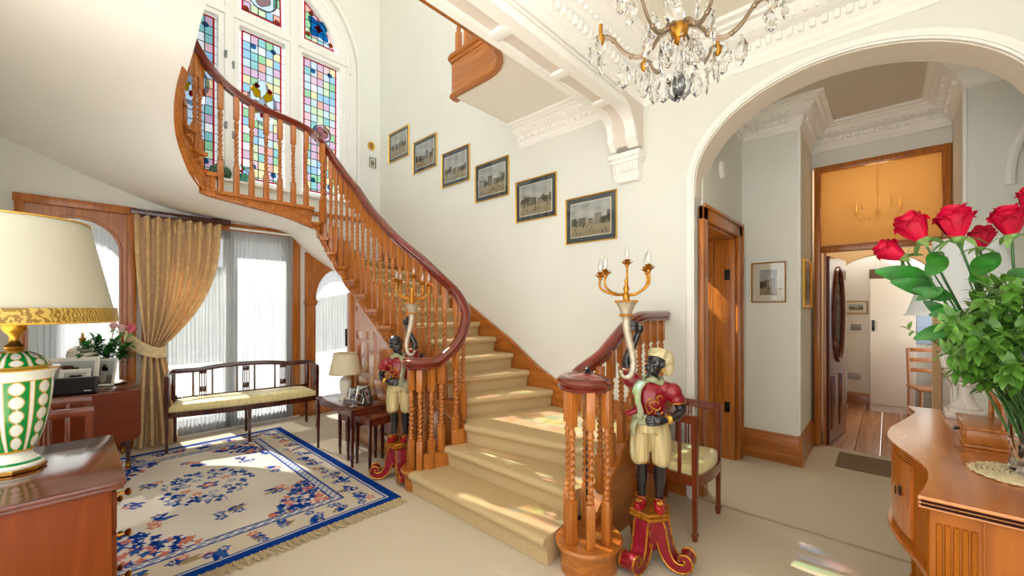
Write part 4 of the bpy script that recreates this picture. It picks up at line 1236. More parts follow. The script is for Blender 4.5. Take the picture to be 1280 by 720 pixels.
MB().lathe([(.07, 0), (.07, .012), (.05, .022), (.03, .035), (.028, .05), (.05, .09), (.056, .14), (.058, .19), (.05, .2), (.056, .206), (.03, .225), (.014, .24), (.012, .29), (0, .29)], 28).build('body', CERAM, t)
MB().lathe([(.158, .265), (.155, .265), (.112, .465), (.115, .467)], 36).build('lamp_shade', CREAMSH, t)
mb = MB()
for z, r in ((.265, .157), (.467, .114)): mb.tube([(r*math.cos(2*PI*k/36), r*math.sin(2*PI*k/36), z) for k in range(36)], .003, 5, closed=True)
mb.build('shade_trim', plain('shade_piping', (176, 160, 120), .8), t)
MB().tube(catmull([(.06, .02, .008), (.09, .08, .004), (-.1, .14, .004), (-.25, .1, .003)], 5), .003, 5).build('cord', plain('white_cord', (225, 222, 214), .6), t)
def photo_cv(seed):
    r = random.Random(seed); c = Canvas(24, 30, (150, 150, 146))
    c.fill(lambda i, j: (120+2*j, 126+2*j, 122+2*j) if j > 10 else (104, 98, 84))
    for k in range(r.randint(1, 2)):
        x = 12+(k*7-3); c.disc(x, 10, 6, 9, r.choice([(60, 66, 90), (170, 160, 150), (90, 50, 46)])); c.disc(x, 19, 3.4, 4.4, (206, 168, 142)); c.disc(x, 22.5, 3.6, 2.2, (80, 58, 42))
    return c
def photo_frame(label, loc, rz, w, h, fmat, tilt=14, seed=1, t=.014, group=None, mount=None, mw=.0):
    p = thing('photo_frame', label, 'photo frame', loc, rz, group)
    Mx = Matrix.Rotation(R(-tilt), 4, 'X') @ Matrix.Translation((0, 0, h/2+.001))
    mb = frame_bars(w, h, t, .012); mb.v = [Mx @ v for v in mb.v]; mb.build('frame', fmat, p, ang=20)
    MB().box(-w/2+.003, -.003, -h/2+.003, w/2-.003, .004, h/2-.003, M=Mx).build('backing', BLACK if mount is None else mount, p)
    canvas_mesh(photo_cv(seed), w-2*t-2*mw, h-2*t-2*mw, 'photograph', p, PRINT, Mx @ Matrix.Translation((0, -.0045, 0)))
    MB().box(-w*.14, 0, 0, w*.14, .004, h*.72, bev=.001, M=Matrix.Translation((0, h*.30, 0)) @ Matrix.Rotation(R(19), 4, 'X')).build('strut', BLACK, p)
    return p
SILVER = plain('silver_frame', (196, 190, 180), .25, metal=.9)
photo_frame('landscape silver photo frame beside the small lamp', (-3.86, 1.90, .53), R(42), .15, .13, SILVER, seed=2)
photo_frame('upright silver photo frame right of the landscape one on the nest of tables', (-3.735, 1.87, .53), R(14), .12, .17, SILVER, seed=3)
photo_frame('black photo frame turned away at the right end of the nest of tables', (-3.60, 1.90, .53), R(125), .12, .17, BLACK, seed=4)
CRYST = crystal('cut_glass')
mb = MB(); n = 28
prof = [(.0, .0), (.03, .0), (.035, .008), (.052, .03), (.062, .06), (.064, .085), (.059, .085), (.056, .06), (.046, .034), (.028, .016), (0, .014)]
mb.lathe(prof, n)
for k in range(0, len(mb.v)):
    v = mb.v[k]; r0 = math.hypot(v.x, v.y)
    if r0 > .045 and (k % 2): v.x *= .95; v.y *= .95
bw = mb.build('glass_bowl', CRYST, None, smooth=False); bw.location = (-3.69, 1.765, .53)
tag(bw, 'small round cut glass bowl in front of the photo frames', 'bowl')
# ================================================================ curtains
def cloth_mix(m, f):
    """let a woven cloth pass some light through"""
    nt = m.node_tree; b = nt.nodes['Principled BSDF']; out = [n for n in nt.nodes if n.type == 'OUTPUT_MATERIAL'][0]
    tl = nt.nodes.new('ShaderNodeBsdfTranslucent'); mx = nt.nodes.new('ShaderNodeMixShader'); mx.inputs[0].default_value = f
    src = b.inputs['Base Color'].links[0].from_socket if b.inputs['Base Color'].links else None
    if src: nt.links.new(src, tl.inputs[0])
    else: tl.inputs[0].default_value = b.inputs['Base Color'].default_value
    nt.links.new(b.outputs[0], mx.inputs[1]); nt.links.new(tl.outputs[0], mx.inputs[2]); nt.links.new(mx.outputs[0], out.inputs[0])
DAMASK = plain('gold_damask', (240, 210, 156), .7, var=.16, scale=18, sheen=.3); cloth_mix(DAMASK, .3)
LINING = plain('curtain_lining', (236, 214, 176), .8); cloth_mix(LINING, .35)
cu = thing('curtain', 'full length gold damask curtain tied back beside the French doors', 'curtain', (-5.64, .55, 0), 0)
def gather(v):
    """left and right edge (y, local) and depth of fold at height fraction v (0 top .. 1 bottom)"""
    z = 2.40*(1-v)
    if z > 1.02:
        t = (2.40-z)/1.38; s = t**2.6
        return -.13+.09*t**2, .60-.52*s, .044-.014*t
    t = (1.02-z)/1.02; q = t**.6
    return -.04-.10*q, .08+.15*q, .022+.010*q
def cpt(u, v, nf=8.5):
    l, r, a = gather(v); z = 2.40*(1-v)
    ph = 2*PI*nf*u+.5*math.sin(5*u+2*v)
    sn = math.sin(ph); x = 1.5*a*(abs(sn)**.6)*(1 if sn > 0 else -1)+.3*a*math.sin(2*ph+.6+v)
    if v < .045: x *= .6+.9*abs(math.sin(ph*1.0))
    y = l+(r-l)*u
    if z < 1.02: y += .012*math.sin(ph*.5+v*3)
    return (x, y, max(z, .012)-.0)
mb = MB().grid(cpt, 190, 60)
mb.build('drape', DAMASK, cu, ang=80)
mb = MB().grid(lambda u, v: (-.045+.006*math.sin(40*u), gather(v)[0]+.01+(gather(v)[1]-gather(v)[0]-.01)*u, max(2.38*(1-v), .02)), 24, 40)
mb.build('lining', LINING, cu, ang=80, label='paler curtain lining')
pts = catmull([(-.06, -.19, 1.17), (-.0, -.17, 1.13), (.05, -.06, 1.03), (.055, .04, .985), (.03, .11, .99), (-.04, .12, 1.0)], 6)
TIE = plain('tieback_damask', (226, 206, 160), .75, var=.15, scale=22)
MB().sweep([(-.008, -.055), (-.012, 0), (-.008, .055), (.006, .055), (.01, 0), (.006, -.055)], pts).build('tieback', TIE, cu, label='cream damask tieback')
mb = MB()
for k in range(12):
    u = (k+.25)/12.; y = -.12+.71*u; mb.tube([(.03, y, 2.37), (.036, y, 2.31), (.03, y+.008, 2.25)], [.012, .014, .006], 6)
mb.build('pinch_pleats', DAMASK, cu)
tag(MB().box(WX+.002, .40, 2.42, WX+.11, 1.26, 2.475, bev=.006).build('curtain_pelmet', MAHO), 'dark wooden pelmet board above the gold curtain', 'pelmet')
tr = MB().box(WX+.035, 1.26, 2.385, WX+.075, 1.975, 2.41, bev=.004).box(WX+.0, 1.93, 2.38, WX+.08, 1.96, 2.40, bev=.003)
tag(tr.build('curtain_rail', GLOSSWHITE), 'white curtain rail over the right half of the French doors', 'rail')
NET = clear('net_curtain_voile', (1, 1, 1), .5, diff=(.60, .62, .64))
NETD = clear('net_curtain_lace', (1, 1, 1), .10, diff=(.58, .60, .62))
def net(name, label, y0, y1, z0, z1, x, nf, a=.012, arch=None, group='net curtains', mt=None):
    def f(u, v):
        y = y0+(y1-y0)*u; zt_ = z1
        if arch: cy, hw, zs, rise = arch; q = min(1, abs(y-cy)/hw); zt_ = zs+rise*math.sqrt(max(0, 1-q*q))
        z = z0+(zt_-z0)*(1-v)
        s = .55+.45*v
        return (x+a*s*(math.sin(2*PI*nf*u+.8*math.sin(v*3))+.5*math.sin(2*PI*nf*2.3*u+1)), y+.004*math.sin(v*7+u*20), z)
    mb = MB().grid(f, int(nf*9), 16)
    hm = mb.build(name, mt or NET, None, ang=80, fixn=False); tag(hm, label, 'net curtain', group)
    return hm
net('net_curtain', 'white net curtain over the left leaf of the French doors, below the gold drape', .60, 1.29, .035, 2.37, WX+.045, 16)
net('net_curtain', 'white net curtain over the right leaf of the French doors, behind the settee', 1.27, 1.955, .035, 2.37, WX+.05, 16, mt=NETD)
net('net_curtain', 'white net curtain in the arched window behind the big green lamp', -.29, .33, .37, 2.3, WX-.05, 14, .01, (.02, .31, 2.0, .31), mt=NETD)
net('net_curtain', 'white net curtain in the arched window behind the stairs', 2.255, 2.865, .13, 2.0, WX-.05, 14, .01, (2.56, .305, 1.6, .42))

# ================================================================ left foreground: chest, big lamp
CHESTW = wood('chest_mahogany', (112, 48, 6), (130, 60, 12), 'z', scale=4, rough=.38, coat=0., spec=.18)
CHESTT = wood('chest_top_mahogany', (84, 30, 8), (108, 44, 14), 'x', scale=5, rough=.15, coat=.9)
t = thing('chest_of_drawers', 'polished mahogany chest of drawers under the big green lamp', 'chest', (-2.525, -.17, 0))
w_, d_ = .385, .29
MB().box(-w_, -d_, .06, w_, d_-.02, .765, bev=.004).build('carcass', CHESTW, t)
mb = MB(); mb.box(-w_-.012, -d_-.01, .765, w_+.012, d_+.012, .78, bev=.005).box(-w_-.02, -d_-.01, .778, w_+.02, d_+.02, .80, bev=.008)
mb.build('top', CHESTT, t)
mb = MB().box(-w_-.008, -d_, 0, w_+.008, d_-.005, .075, bev=.006); mb.build('plinth', CHESTW, t)
for k, (z0, z1) in enumerate(((.60, .75), (.42, .59), (.25, .41), (.09, .24))):
    dr = MB().box(-w_+.02, d_-.03, z0, w_-.02, d_-.006, z1, bev=.006).build('drawer', CHESTW, t)
    for x in (-.24, .2):
        MB().lathe([(.012, 0), (.016, .003), (.006, .008), (.006, .03), (.014, .038), (.016, .046), (.01, .052), (0, .053)], 14, M=mat4((x, d_-.006, (z0+z1)/2+.01), (-PI/2, 0, 0))).build('knob', BRASS, dr, label='turned brass knob')
# lamp
LC = (-2.57, -.16)
t = thing('table_lamp', 'big green and white urn lamp with wide ivory shade on the chest of drawers', 'lamp', (LC[0], LC[1], .80))
SHADE = plain('ivory_lampshade', (206, 204, 186), .85); cloth_mix(SHADE, .15)
MB().lathe([(.300, .595), (.296, .595), (.212, 1.0), (.215, 1.003)], 72).build('lamp_shade', SHADE, t)
m, nt, b = newmat('gilt_leaf_band')
b.inputs['Roughness'].default_value = .45; b.inputs['Metallic'].default_value = .25
tc = nt.nodes.new('ShaderNodeTexCoord'); wv = nt.nodes.new('ShaderNodeTexWave'); wv.inputs['Scale'].default_value = 46; wv.inputs['Distortion'].default_value = 9; wv.inputs['Detail'].default_value = 1.5
nt.links.new(tc.outputs['Object'], wv.inputs['Vector'])
rp = nt.nodes.new('ShaderNodeValToRGB'); rp.color_ramp.elements[0].color = (*srgb((138, 106, 40)), 1); rp.color_ramp.elements[1].color = (*srgb((196, 166, 84)), 1)
rp.color_ramp.elements[0].position = .35; rp.color_ramp.elements[1].position = .6
nt.links.new(wv.outputs['Color'], rp.inputs['Fac']); nt.links.new(rp.outputs['Color'], b.inputs['Base Color'])
mb = MB().lathe([(.2985, .595), (.3015, .595), (.3015, .598), (.2965, .650), (.2935, .650)], 72)
mb.build('shade_band', m, t, label='gilt leaf patterned band round the shade')
mb = MB().tube([(.2155*math.cos(2*PI*k/60), .2155*math.sin(2*PI*k/60), 1.002) for k in range(60)], .0035, 6, closed=True)
mb.tube([(.301*math.cos(2*PI*k/72), .301*math.sin(2*PI*k/72), .592) for k in range(72)], .004, 6, closed=True)
mb.build('shade_piping', GOLD, t)
bz_ = [(0, .0), (.082, .0), (.088, .004), (.088, .014), (.084, .018)]
MB().lathe(bz_+[(0, .018)], 8).build('base', BRASS, t, ang=20, label='octagonal brass base')
GB = vcol_mat('green_white_porcelain', .12, spec=.6)
GREEN, WH, GD = (10, 138, 62), (232, 234, 222), (206, 158, 60)
def body_col(a, z):
    """a angle, s 0..1 up the profile"""
    f = (a/(2*PI)*8) % 1.; d = abs(f-.5)
    if z < .088: return GREEN if .034 < z < .042 else (GD if z > .080 else WH)
    if .404 < z < .420: return GD
    if .366 < z <= .404: return WH
    if .362 < z <= .366: return GD
    if z > .474: return GD
    if d > .405: return WH if d > .432 else GD
    lo, hi, n = (.092, .362, 5) if z < .4 else (.420, .474, 2)
    q = (z-lo)/(hi-lo)*n; v = (q % 1)-.5; u = d/.27
    e = abs(u)**1.7+abs(v*2.0)**1.7
    return WH if e < .80 else (GD if e < 1.02 else GREEN)
prof = catmull([(.080, .018, 0), (.078, .03, 0), (.052, .06, 0), (.05, .075, 0), (.058, .085, 0), (.082, .16, 0), (.098, .25, 0), (.105, .33, 0), (.108, .375, 0), (.122, .402, 0), (.124, .410, 0), (.104, .414, 0), (.095, .425, 0), (.078, .452, 0), (.05, .472, 0), (.022, .48, 0)], 22)
L = [0.]
for p, q in zip(prof[:-1], prof[1:]): L.append(L[-1]+(q-p).length)
na = 240; vs, cols = [], []
for p, l in zip(prof, L):
    for k in range(na):
        a = 2*PI*k/na; vs.append((p.x*math.cos(a), p.x*math.sin(a), p.y)); cols.append(srgb(body_col(a+.28, p.y)))
mb = MB().add(vs, [(j*na+k, j*na+(k+1) % na, (j+1)*na+(k+1) % na, (j+1)*na+k) for j in range(len(prof)-1) for k in range(na)])
o = mb.build('body', GB, t, ang=60, label='green porcelain urn with white ovals and gilt lines'); paint(o, cols)
MB().lathe([(.022, .48), (.026, .488), (.03, .496), (.018, .508), (.014, .525), (.016, .54), (.03, .556), (.036, .568), (.035, .59), (.012, .6), (.008, .7), (.008, .98), (0, .985)], 24).build('stem', plain('satin_brass', (204, 146, 52), .3, metal=.9), t, label='satin brass neck')

# ================================================================ drop-leaf table and what stands on it
TX0, TX1, TY0, TY1, TZ = -5.66, -4.95, -.38, .415, .72
t = thing('drop_leaf_table', 'mahogany drop-leaf table in front of the left arched window', 'table', ((TX0+TX1)/2, (TY0+TY1)/2, 0))
a, b_ = (TX1-TX0)/2, (TY1-TY0)/2
MB().box(-a, -b_, TZ-.02, a, b_, TZ, bev=.006).build('tabletop', MAHOX, t)
lf = [(-b_, -.0), (b_, -.0), (b_, -.38)]+[(b_-.07+.07*math.cos(R(q)), -.38-.0-.06*math.sin(R(q))) for q in range(0, 91, 15)]+[(-b_+.07-.07*math.cos(R(q)), -.38-.06*math.sin(R(q))) for q in range(90, -1, -15)]
MB().prism([(y, TZ-.004+z) for y, z in lf], a+.002, a+.02, 'yz').build('drop_leaf', wood('leaf_mahogany', (104, 38, 6), (128, 52, 12), 'y', scale=4, rough=.35, coat=.05, spec=.25), t)
MB().box(-a+.04, -b_+.05, TZ-.13, a-.04, b_-.05, TZ-.02).build('apron', MAHOX, t)
MB().box(-a+.2, b_-.05, TZ-.12, a-.2, b_-.036, TZ-.03, bev=.004).build('drawer', MAHOX, t)
for sx in (-1, 1):
    for sy in (-1, 1):
        lg = taper_leg(TZ-.06, .045, .028, False).build('leg', MAHO, t, loc=(sx*(a-.07), sy*(b_-.08), .04))
        MB().lathe([(.012, -.04), (.02, -.03), (.022, -.01), (.018, .0), (.02, .03), (.014, .035)], 12).build('castor', BRASS, lg, label='brass castor')
DARKPL = plain('black_plastic', (30, 30, 34), .45)
t = thing('radio', 'black table radio on the drop-leaf table', 'radio', (-5.03, .0, TZ), R(78))
MB().box(-.145, -.03, .004, .145, .035, .145, bev=.012, M=Matrix.Rotation(R(-8), 4, 'X')).build('case', DARKPL, t)
MB().box(-.135, -.037, .014, .135, -.031, .134, bev=.002, M=Matrix.Rotation(R(-8), 4, 'X')).build('speaker_grille', plain('grille_cloth', (40, 38, 42), .9, bump=.5, bscale=900), t)
MB().box(.07, -.0385, .024, .115, -.0372, .029, M=Matrix.Rotation(R(-8), 4, 'X')).build('badge', SILVER, t)
WF = plain('white_frame_paint', (232, 230, 222), .5)
photo_frame('large white photo frame at the back of the drop-leaf table', (-5.33, -.02, TZ), R(72), .36, .29, WF, seed=6, t=.035)
photo_frame('white photo frame propped just behind the black radio', (-5.17, .0, TZ), R(70), .2, .2, WF, seed=7, t=.03)
photo_frame('narrow white photo frame leaning by the white urn', (-5.36, .19, TZ), R(60), .16, .26, WF, seed=8, t=.022)
t = thing('table_lamp', 'white urn lamp with gilt finial on the drop-leaf table', 'lamp', (-5.5, .06, TZ))
MB().lathe([(.07, 0), (.075, .015), (.04, .04), (.035, .06), (.07, .12), (.1, .22), (.108, .3), (.1, .325), (.105, .335), (.085, .355), (.04, .38), (.02, .39), (0, .39)], 30).build('body', CERAM, t)
MB().lathe([(.02, .385), (.024, .395), (.012, .41), (.018, .425), (.03, .445), (.01, .46), (.008, .5), (0, .5)], 18).build('stem', GILT, t)
# pink roses in a glass on a silver tray
pv = (-5.5, .215)
ty = MB().lathe([(0, 0), (.135, 0), (.15, .008), (.155, .014), (.15, .016), (.13, .008), (0, .006)], 40, M=mat4((0, 0, 0), sc=(.9, 1, 1))).build('tray', plain('silver_plate', (190, 180, 160), .2, metal=1.)); ty.location = (pv[0], pv[1], TZ)
tag(ty, 'round silver tray under the pink roses', 'tray')
VG = glaze('thin_vase_glass', (.90, .95, .95), .10)
v = MB().lathe([(.0, 0), (.045, 0), (.04, .012), (.035, .02), (.045, .08), (.075, .2), (.073, .2), (.043, .08), (.03, .025), (0, .022)], 26).build('glass_vase', VG); v.location = (pv[0], pv[1], TZ+.017)
tag(v, 'small flared glass vase holding pink roses on the silver tray', 'vase')
PINK = plain('pink_petal', (232, 120, 140), .5, var=.12, scale=30); PALEPINK = plain('pale_pink_petal', (240, 196, 200), .5)
RED = plain('crimson_petal', (190, 8, 52), .45, var=.22, scale=18, spec=.25)
STEM = plain('rose_stem', (58, 104, 52), .5); SEPAL = plain('sepal_green', (118, 160, 86), .5)
LEAF1 = plain('rose_leaf', (44, 122, 38), .3, var=.35, scale=20, coat=.25); LEAF2 = plain('sprig_leaf', (88, 136, 50), .3, var=.55, scale=28, coat=.2); cloth_mix(LEAF2, .2); cloth_mix(LEAF1, .12)
def frame_of(d):
    d = Vector(d).normalized(); return d.to_track_quat('Z', 'Y').to_matrix().to_4x4()
def bloom(mb, c, d, s, rnd, open_=1.):
    """a rose head: a tight bud wrapped by layers of curling petals"""
    F = Matrix.Translation(Vector(c)) @ frame_of(d)
    layers = [(3, .14, 1.06, 1.0, 3), (4, .23, 1.12, 1.02, 4), (5, .31, 1.08, 1.0, 5), (5, .365, 1.0, .97, 9*open_)]
    for li, (n, r, h, top, fl) in enumerate(layers):
        for k in range(n):
            a0 = 2*PI*k/n+li*.7+rnd.uniform(-.15, .15); wd = 2*PI/n*.78
            def f(u, v):
                uu = (u-.5)*2; a = a0+uu*wd
                rr = r*(.35+.75*math.sin(min(1, v*1.15)*PI/2)**.8)
                rim = max(0, (v-.62)/.38)
                rr += rim**2*fl/100.*(1.0 if li else .3)+.02*uu*uu*(1 if k % 2 else -1)
                z = h*top*(v**.85)*(1-.22*abs(uu)**2.5)-rim**2*.07*(li+0.4)
                return (rr*math.cos(a)*s, rr*math.sin(a)*s, z*s)
            mb.grid(f, 6, 7, M=F)
    return F
def leaf(mb, p, d, up, L, W, fold=.25, droop=.3, m=0, nu=6):
    d = Vector(d).normalized(); up = Vector(up); side = d.cross(up)
    side = side.normalized() if side.length > 1e-4 else d.orthogonal().normalized(); n = side.cross(d)
    p = Vector(p)
    def f(u, v):
        s = (v-.5)*2; w = W*math.sin(PI*min(1, u*.93+.03))**.75*(1-.35*u)
        return p+d*(L*u)+side*(s*w)+n*(abs(s)*w*fold-droop*L*u*u)
    mb.grid(f, nu, 4, m)
def rose(label, base, head, s, mat, group, d=None, leaves=2, rnd=random.Random(2), leafL=.07):
    base, head = Vector(base), Vector(head)
    t = thing('rose', label, 'rose', tuple(base), 0, group)
    h = head-base; ax = Vector(d) if d is not None else (h.normalized()+Vector((0, 0, .4)))
    mid = h*.55+Vector((0, 0, .02))
    pts = catmull([(0, 0, 0), mid*.5+Vector((0, 0, .01)), mid, h-ax.normalized()*s*.05], 5)
    MB().tube(pts, [.0035]*len(pts), 7).build('stem', STEM, t)
    mb = MB(); F = bloom(mb, h, ax, s, rnd); mb.build('bloom', mat, t, ang=70)
    mb = MB()
    mb.ball((0, 0, -s*.02), (s*.2, s*.2, s*.13), 10, 6, M=F)
    for k in range(5):
        a = 2*PI*k/5; leaf(mb, F @ Vector((s*.16*math.cos(a), s*.16*math.sin(a), 0)), F.to_3x3() @ Vector((math.cos(a), math.sin(a), -.15)), F.to_3x3() @ Vector((0, 0, 1)), s*.55, s*.12, .1, .5)
    mb.build('sepals', SEPAL, t, ang=70)
    for k in range(leaves):
        q = .5+.32*k/max(1, leaves-1) if leaves > 1 else .62
        p = h*q; a = rnd.uniform(0, 2*PI); dd = Vector((math.cos(a), math.sin(a), rnd.uniform(-.2, .3)))
        mb = MB(); leaf(mb, p, dd, (0, 0, 1), leafL*rnd.uniform(.85, 1.2), leafL*.34, .18, .3, nu=9)
        mb.build('leaf', LEAF1, t, ang=70)
    return t
def sprig(base, tip, label, group, rnd, n=15, L=.035, W=.011, mat=None):
    base, tip = Vector(base), Vector(tip); h = tip-base
    pts = catmull([(0, 0, 0), h*.4+Vector((0, 0, .05*h.length)), h*.75+Vector((0, 0, .06*h.length)), h], 6)
    mb = MB(); N = len(pts); mb.tube(pts, [.0022*(1-.6*i/N) for i in range(N)], 5, 1)
    for k in range(n):
        i = int(N*(.5+.48*k/n)); i = min(i, N-2); p = pts[i]; tg = (pts[i+1]-pts[i]).normalized()
        a = k*2.4+rnd.uniform(-.4, .4); o = tg.orthogonal().normalized(); o.rotate(Matrix.Rotation(a, 3, tg).to_quaternion() if False else __import__('mathutils').Quaternion(tg, a))
        leaf(mb, p, tg*.55+o, Vector((0, 0, 1)) if abs(o.z) < .8 else tg, L*rnd.uniform(.7, 1.25), W*rnd.uniform(.8, 1.3), .2, .25, 0, 5)
    leaf(mb, pts[-1], (pts[-1]-pts[-2]), (0, 0, 1), L, W, .2, .2, 0, 5)
    o = mb.build('foliage_sprig', [mat or LEAF2, STEM], None, ang=75); o.location = base
    return tag(o, label, 'foliage', group)
rr_ = random.Random(4)
b0 = (pv[0], pv[1], TZ+.045)
for lab, dx, dy, dz, s, mt in (('deep pink rose highest and rightmost in the small vase by the curtain', .08, .16, .44, .085, PINK), ('mid pink rose between the others in the small vase by the curtain', .06, .10, .45, .075, PALEPINK), ('pale pink rose leftmost in the small vase by the curtain', .07, .045, .475, .07, PALEPINK)):
    rose(lab, b0, (b0[0]+dx, b0[1]+dy, b0[2]+dz), s, mt, 'pink roses in the small vase', leaves=2, rnd=rr_, leafL=.06)
for k in range(16):
    a = rr_.uniform(0, 2*PI); r0 = rr_.uniform(.06, .26)
    sprig(b0, (b0[0]+.5*r0*math.cos(a), b0[1]+r0*math.sin(a), b0[2]+rr_.uniform(.24, .4)), 'green leafy rose sprig in the small vase on the drop-leaf table', 'leaf sprigs in the small vase', rr_, 16, .065, .026, LEAF1)
# ================================================================ sideboard on the right
SZ = .90
outl = catmull([(.064, 1.688, 0), (.083, 1.79, 0), (.098, 1.934, 0), (.086, 2.032, 0), (.058, 2.134, 0), (.025, 2.242, 0), (.002, 2.354, 0), (-.003, 2.43, 0), (.008, 2.56, 0), (.042, 2.72, 0), (.078, 2.88, 0), (.104, 3.03, 0), (.09, 3.12, 0), (.075, 3.19, 0)], 4)
SBO = Vector((.38, 2.44, 0))
t = thing('sideboard', 'satinwood serpentine sideboard carrying the red roses at the right edge', 'sideboard', tuple(SBO))
front = [(p.x-SBO.x, p.y-SBO.y) for p in outl]
BX = .70-SBO.x
def slab(g, z0, z1, mb):
    pts = []
    n = len(front)
    for i, (x, y) in enumerate(front):
        a = Vector(front[max(i-1, 0)]); b = Vector(front[min(i+1, n-1)]); d = (b-a).normalized(); pts.append((x-d.y*g, y+d.x*g))
    y0, y1 = front[0][1]-g, front[-1][1]+g
    pts[0] = (pts[0][0], y0); pts[-1] = (pts[-1][0], y1)
    poly = pts+[(BX, y1), (BX, y0)]
    mb.prism(poly, z0, z1, 'xy'); return pts
mb = MB(); slab(0.0, SZ-.011, SZ, mb); slab(-.006, SZ-.016, SZ-.011, mb); slab(-.0, SZ-.022, SZ-.016, mb); slab(-.006, SZ-.027, SZ-.022, mb); slab(-.001, SZ-.034, SZ-.027, mb)
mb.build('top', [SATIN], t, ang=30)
ed = MB()
for z in (SZ-.0135, SZ-.0245):
    ed.sweep([(-.004, -.003), (.004, -.003), (.004, .003), (-.004, .003)], [(BX, front[0][1]-.001, z), (front[0][0]+.006, front[0][1]-.001, z)])
ed.build('edge_stringing', plain('dark_stringing', (46, 22, 12), .8, spec=.1), t, label='dark stringing along the near end')
# carcass: serpentine case with drawer, reeded corner pilaster, end panel
mb = MB(); pts = slab(-.02, .53, SZ-.034, mb)
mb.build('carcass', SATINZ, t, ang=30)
mb = MB()
mb.sweep([(-.012, -.012), (.018, -.012), (.022, 0), (.018, .012), (-.012, .012)], [Vector((x, y, .53)) for x, y in pts][::-1])
mb.build('lower_moulding', SATIN, t)
# end panel with reeds (faces the camera side, -Y)
y0 = front[0][1]+.018; x0 = front[0][0]+.022
mb = MB().box(x0, y0, .12, BX, y0+.03, SZ-.034, bev=.003)
mb.build('end_panel', SATINZ, t)
mb = MB()
for k in range(5): x = x0+.022+k*.017; mb.tube([(x, y0-.001, .16), (x, y0-.001, SZ-.075)], .0065, 8)
mb.box(x0+.105, y0-.004, .13, x0+.111, y0+.004, SZ-.04, bev=.001)
mb.build('reeded_pilaster', SATINZ, t)
dr = MB()
seg = [i for i, p in enumerate(outl) if 2.14 < p.y < 2.95]
dp = [Vector((front[i][0]-.0, front[i][1], 0)) for i in seg]
dr.sweep([(-.006, .57), (.004, .57), (.004, SZ-.05), (-.006, SZ-.05)], [p+Vector((.016, 0, 0)) for p in dp][::-1])
drw = dr.build('drawer', wood('drawer_satinwood', (184, 100, 34), (208, 124, 48), 'z', scale=5, rough=.22, coat=.6), t)
for yh in (2.25, 2.8):
    xh = min(outl, key=lambda p: abs(p.y-yh)).x-SBO.x
    mb = MB().lathe([(.02, 0), (.021, .004), (.015, .008), (0, .009)], 20, M=mat4((xh+.012, yh-SBO.y, .72), (0, -PI/2, 0)))
    mb.tube([(xh-.004, yh-SBO.y+.018*math.sin(R(q)), .722-.018*math.cos(R(q))) for q in range(-110, 111, 20)], .0035, 6)
    mb.build('handle', plain('dark_brass_ring', (86, 72, 54), .35, metal=.9), drw, label='dark brass ring handle')
for x, y in ((.07, 2.25), (.07, 2.98), (.6, 1.74), (.6, 3.12), (.095, 1.745), (.12, 3.14)):
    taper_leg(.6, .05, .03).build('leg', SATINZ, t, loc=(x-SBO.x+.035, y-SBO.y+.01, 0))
# wicker mat, cut glass vase
VC = (.335, 2.10)
mb = MB()
for k in range(9):
    r = .012+.0125*k; mb.tube([(r*math.cos(2*PI*i/48), r*math.sin(2*PI*i/48), .005+.0022*math.sin(i*2.1+k*PI)) for i in range(48)], .0058, 6, closed=True)
for k in range(26):
    a = 2*PI*k/26; mb.tube([(.115*math.cos(a-.08), .115*math.sin(a-.08), .004), (.126*math.cos(a), .126*math.sin(a), .006), (.115*math.cos(a+.08), .115*math.sin(a+.08), .004)], .003, 5)
m_ = mb.build('wicker_mat', plain('wicker', (226, 208, 168), .8, var=.15, scale=60)); m_.location = (VC[0]-.01, VC[1]-.01, SZ)
tag(m_, 'round woven wicker mat under the cut glass vase', 'mat')
mb = MB(); n = 48; H = .345
prof = [(.036, 0), (.043, .003), (.045, .03), (.046, .08), (.052, .18), (.060, .27), (.070, .335), (.072, H)]
vs = []
for j in range(41):
    z = H*j/40
    for (ra, za), (rb, zb_) in zip(prof[:-1], prof[1:]):
        if za <= z <= zb_+1e-9: r = ra+(rb-ra)*(z-za)/(zb_-za); break
    for k in range(n):
        a = 2*PI*k/n; cut = .0035*abs(math.sin(4*a+z*26))+.0025*abs(math.sin(6*a-z*34)); e = 1 if .03 < z < .33 else .15
        vs.append(((r-cut*e)*math.cos(a), (r-cut*e)*math.sin(a), z))
mb.add(vs, [(j*n+k, j*n+(k+1) % n, (j+1)*n+(k+1) % n, (j+1)*n+k) for j in range(40) for k in range(n)])
mb.add([((r)*math.cos(2*PI*k/n), r*math.sin(2*PI*k/n), z) for r, z in ((.068, H), (.063, .3), (.05, .17), (.041, .06), (.036, .03)) for k in range(n)], [(j*n+k, (j+1)*n+k, (j+1)*n+(k+1) % n, j*n+(k+1) % n) for j in range(4) for k in range(n)])
o_in = len(mb.v)-n
mb.f.append(list(range(o_in, o_in+n))); mb.m.append(0)
tb = len(vs)
for k in range(n): mb.f.append([40*n+k, 40*n+(k+1) % n, tb+(k+1) % n, tb+k]); mb.m.append(0)
mb.f.append(list(range(n))[::-1]); mb.m.append(0)
v = mb.build('cut_glass_vase', CRYST, None, ang=25); v.location = (VC[0], VC[1], SZ+.012)
tag(v, 'tall cut glass vase of red roses standing on the wicker mat', 'vase')
rv = random.Random(21)
def atpx(u, vv, fw):
    r = (u-640)/508*fw; h = 1.45-(vv-385)/508*fw; c_, s_ = math.cos(R(42.8)), math.sin(R(42.8))
    return Vector((r*c_-fw*s_, r*s_+fw*c_, h))
VB = (VC[0], VC[1], SZ+.06)
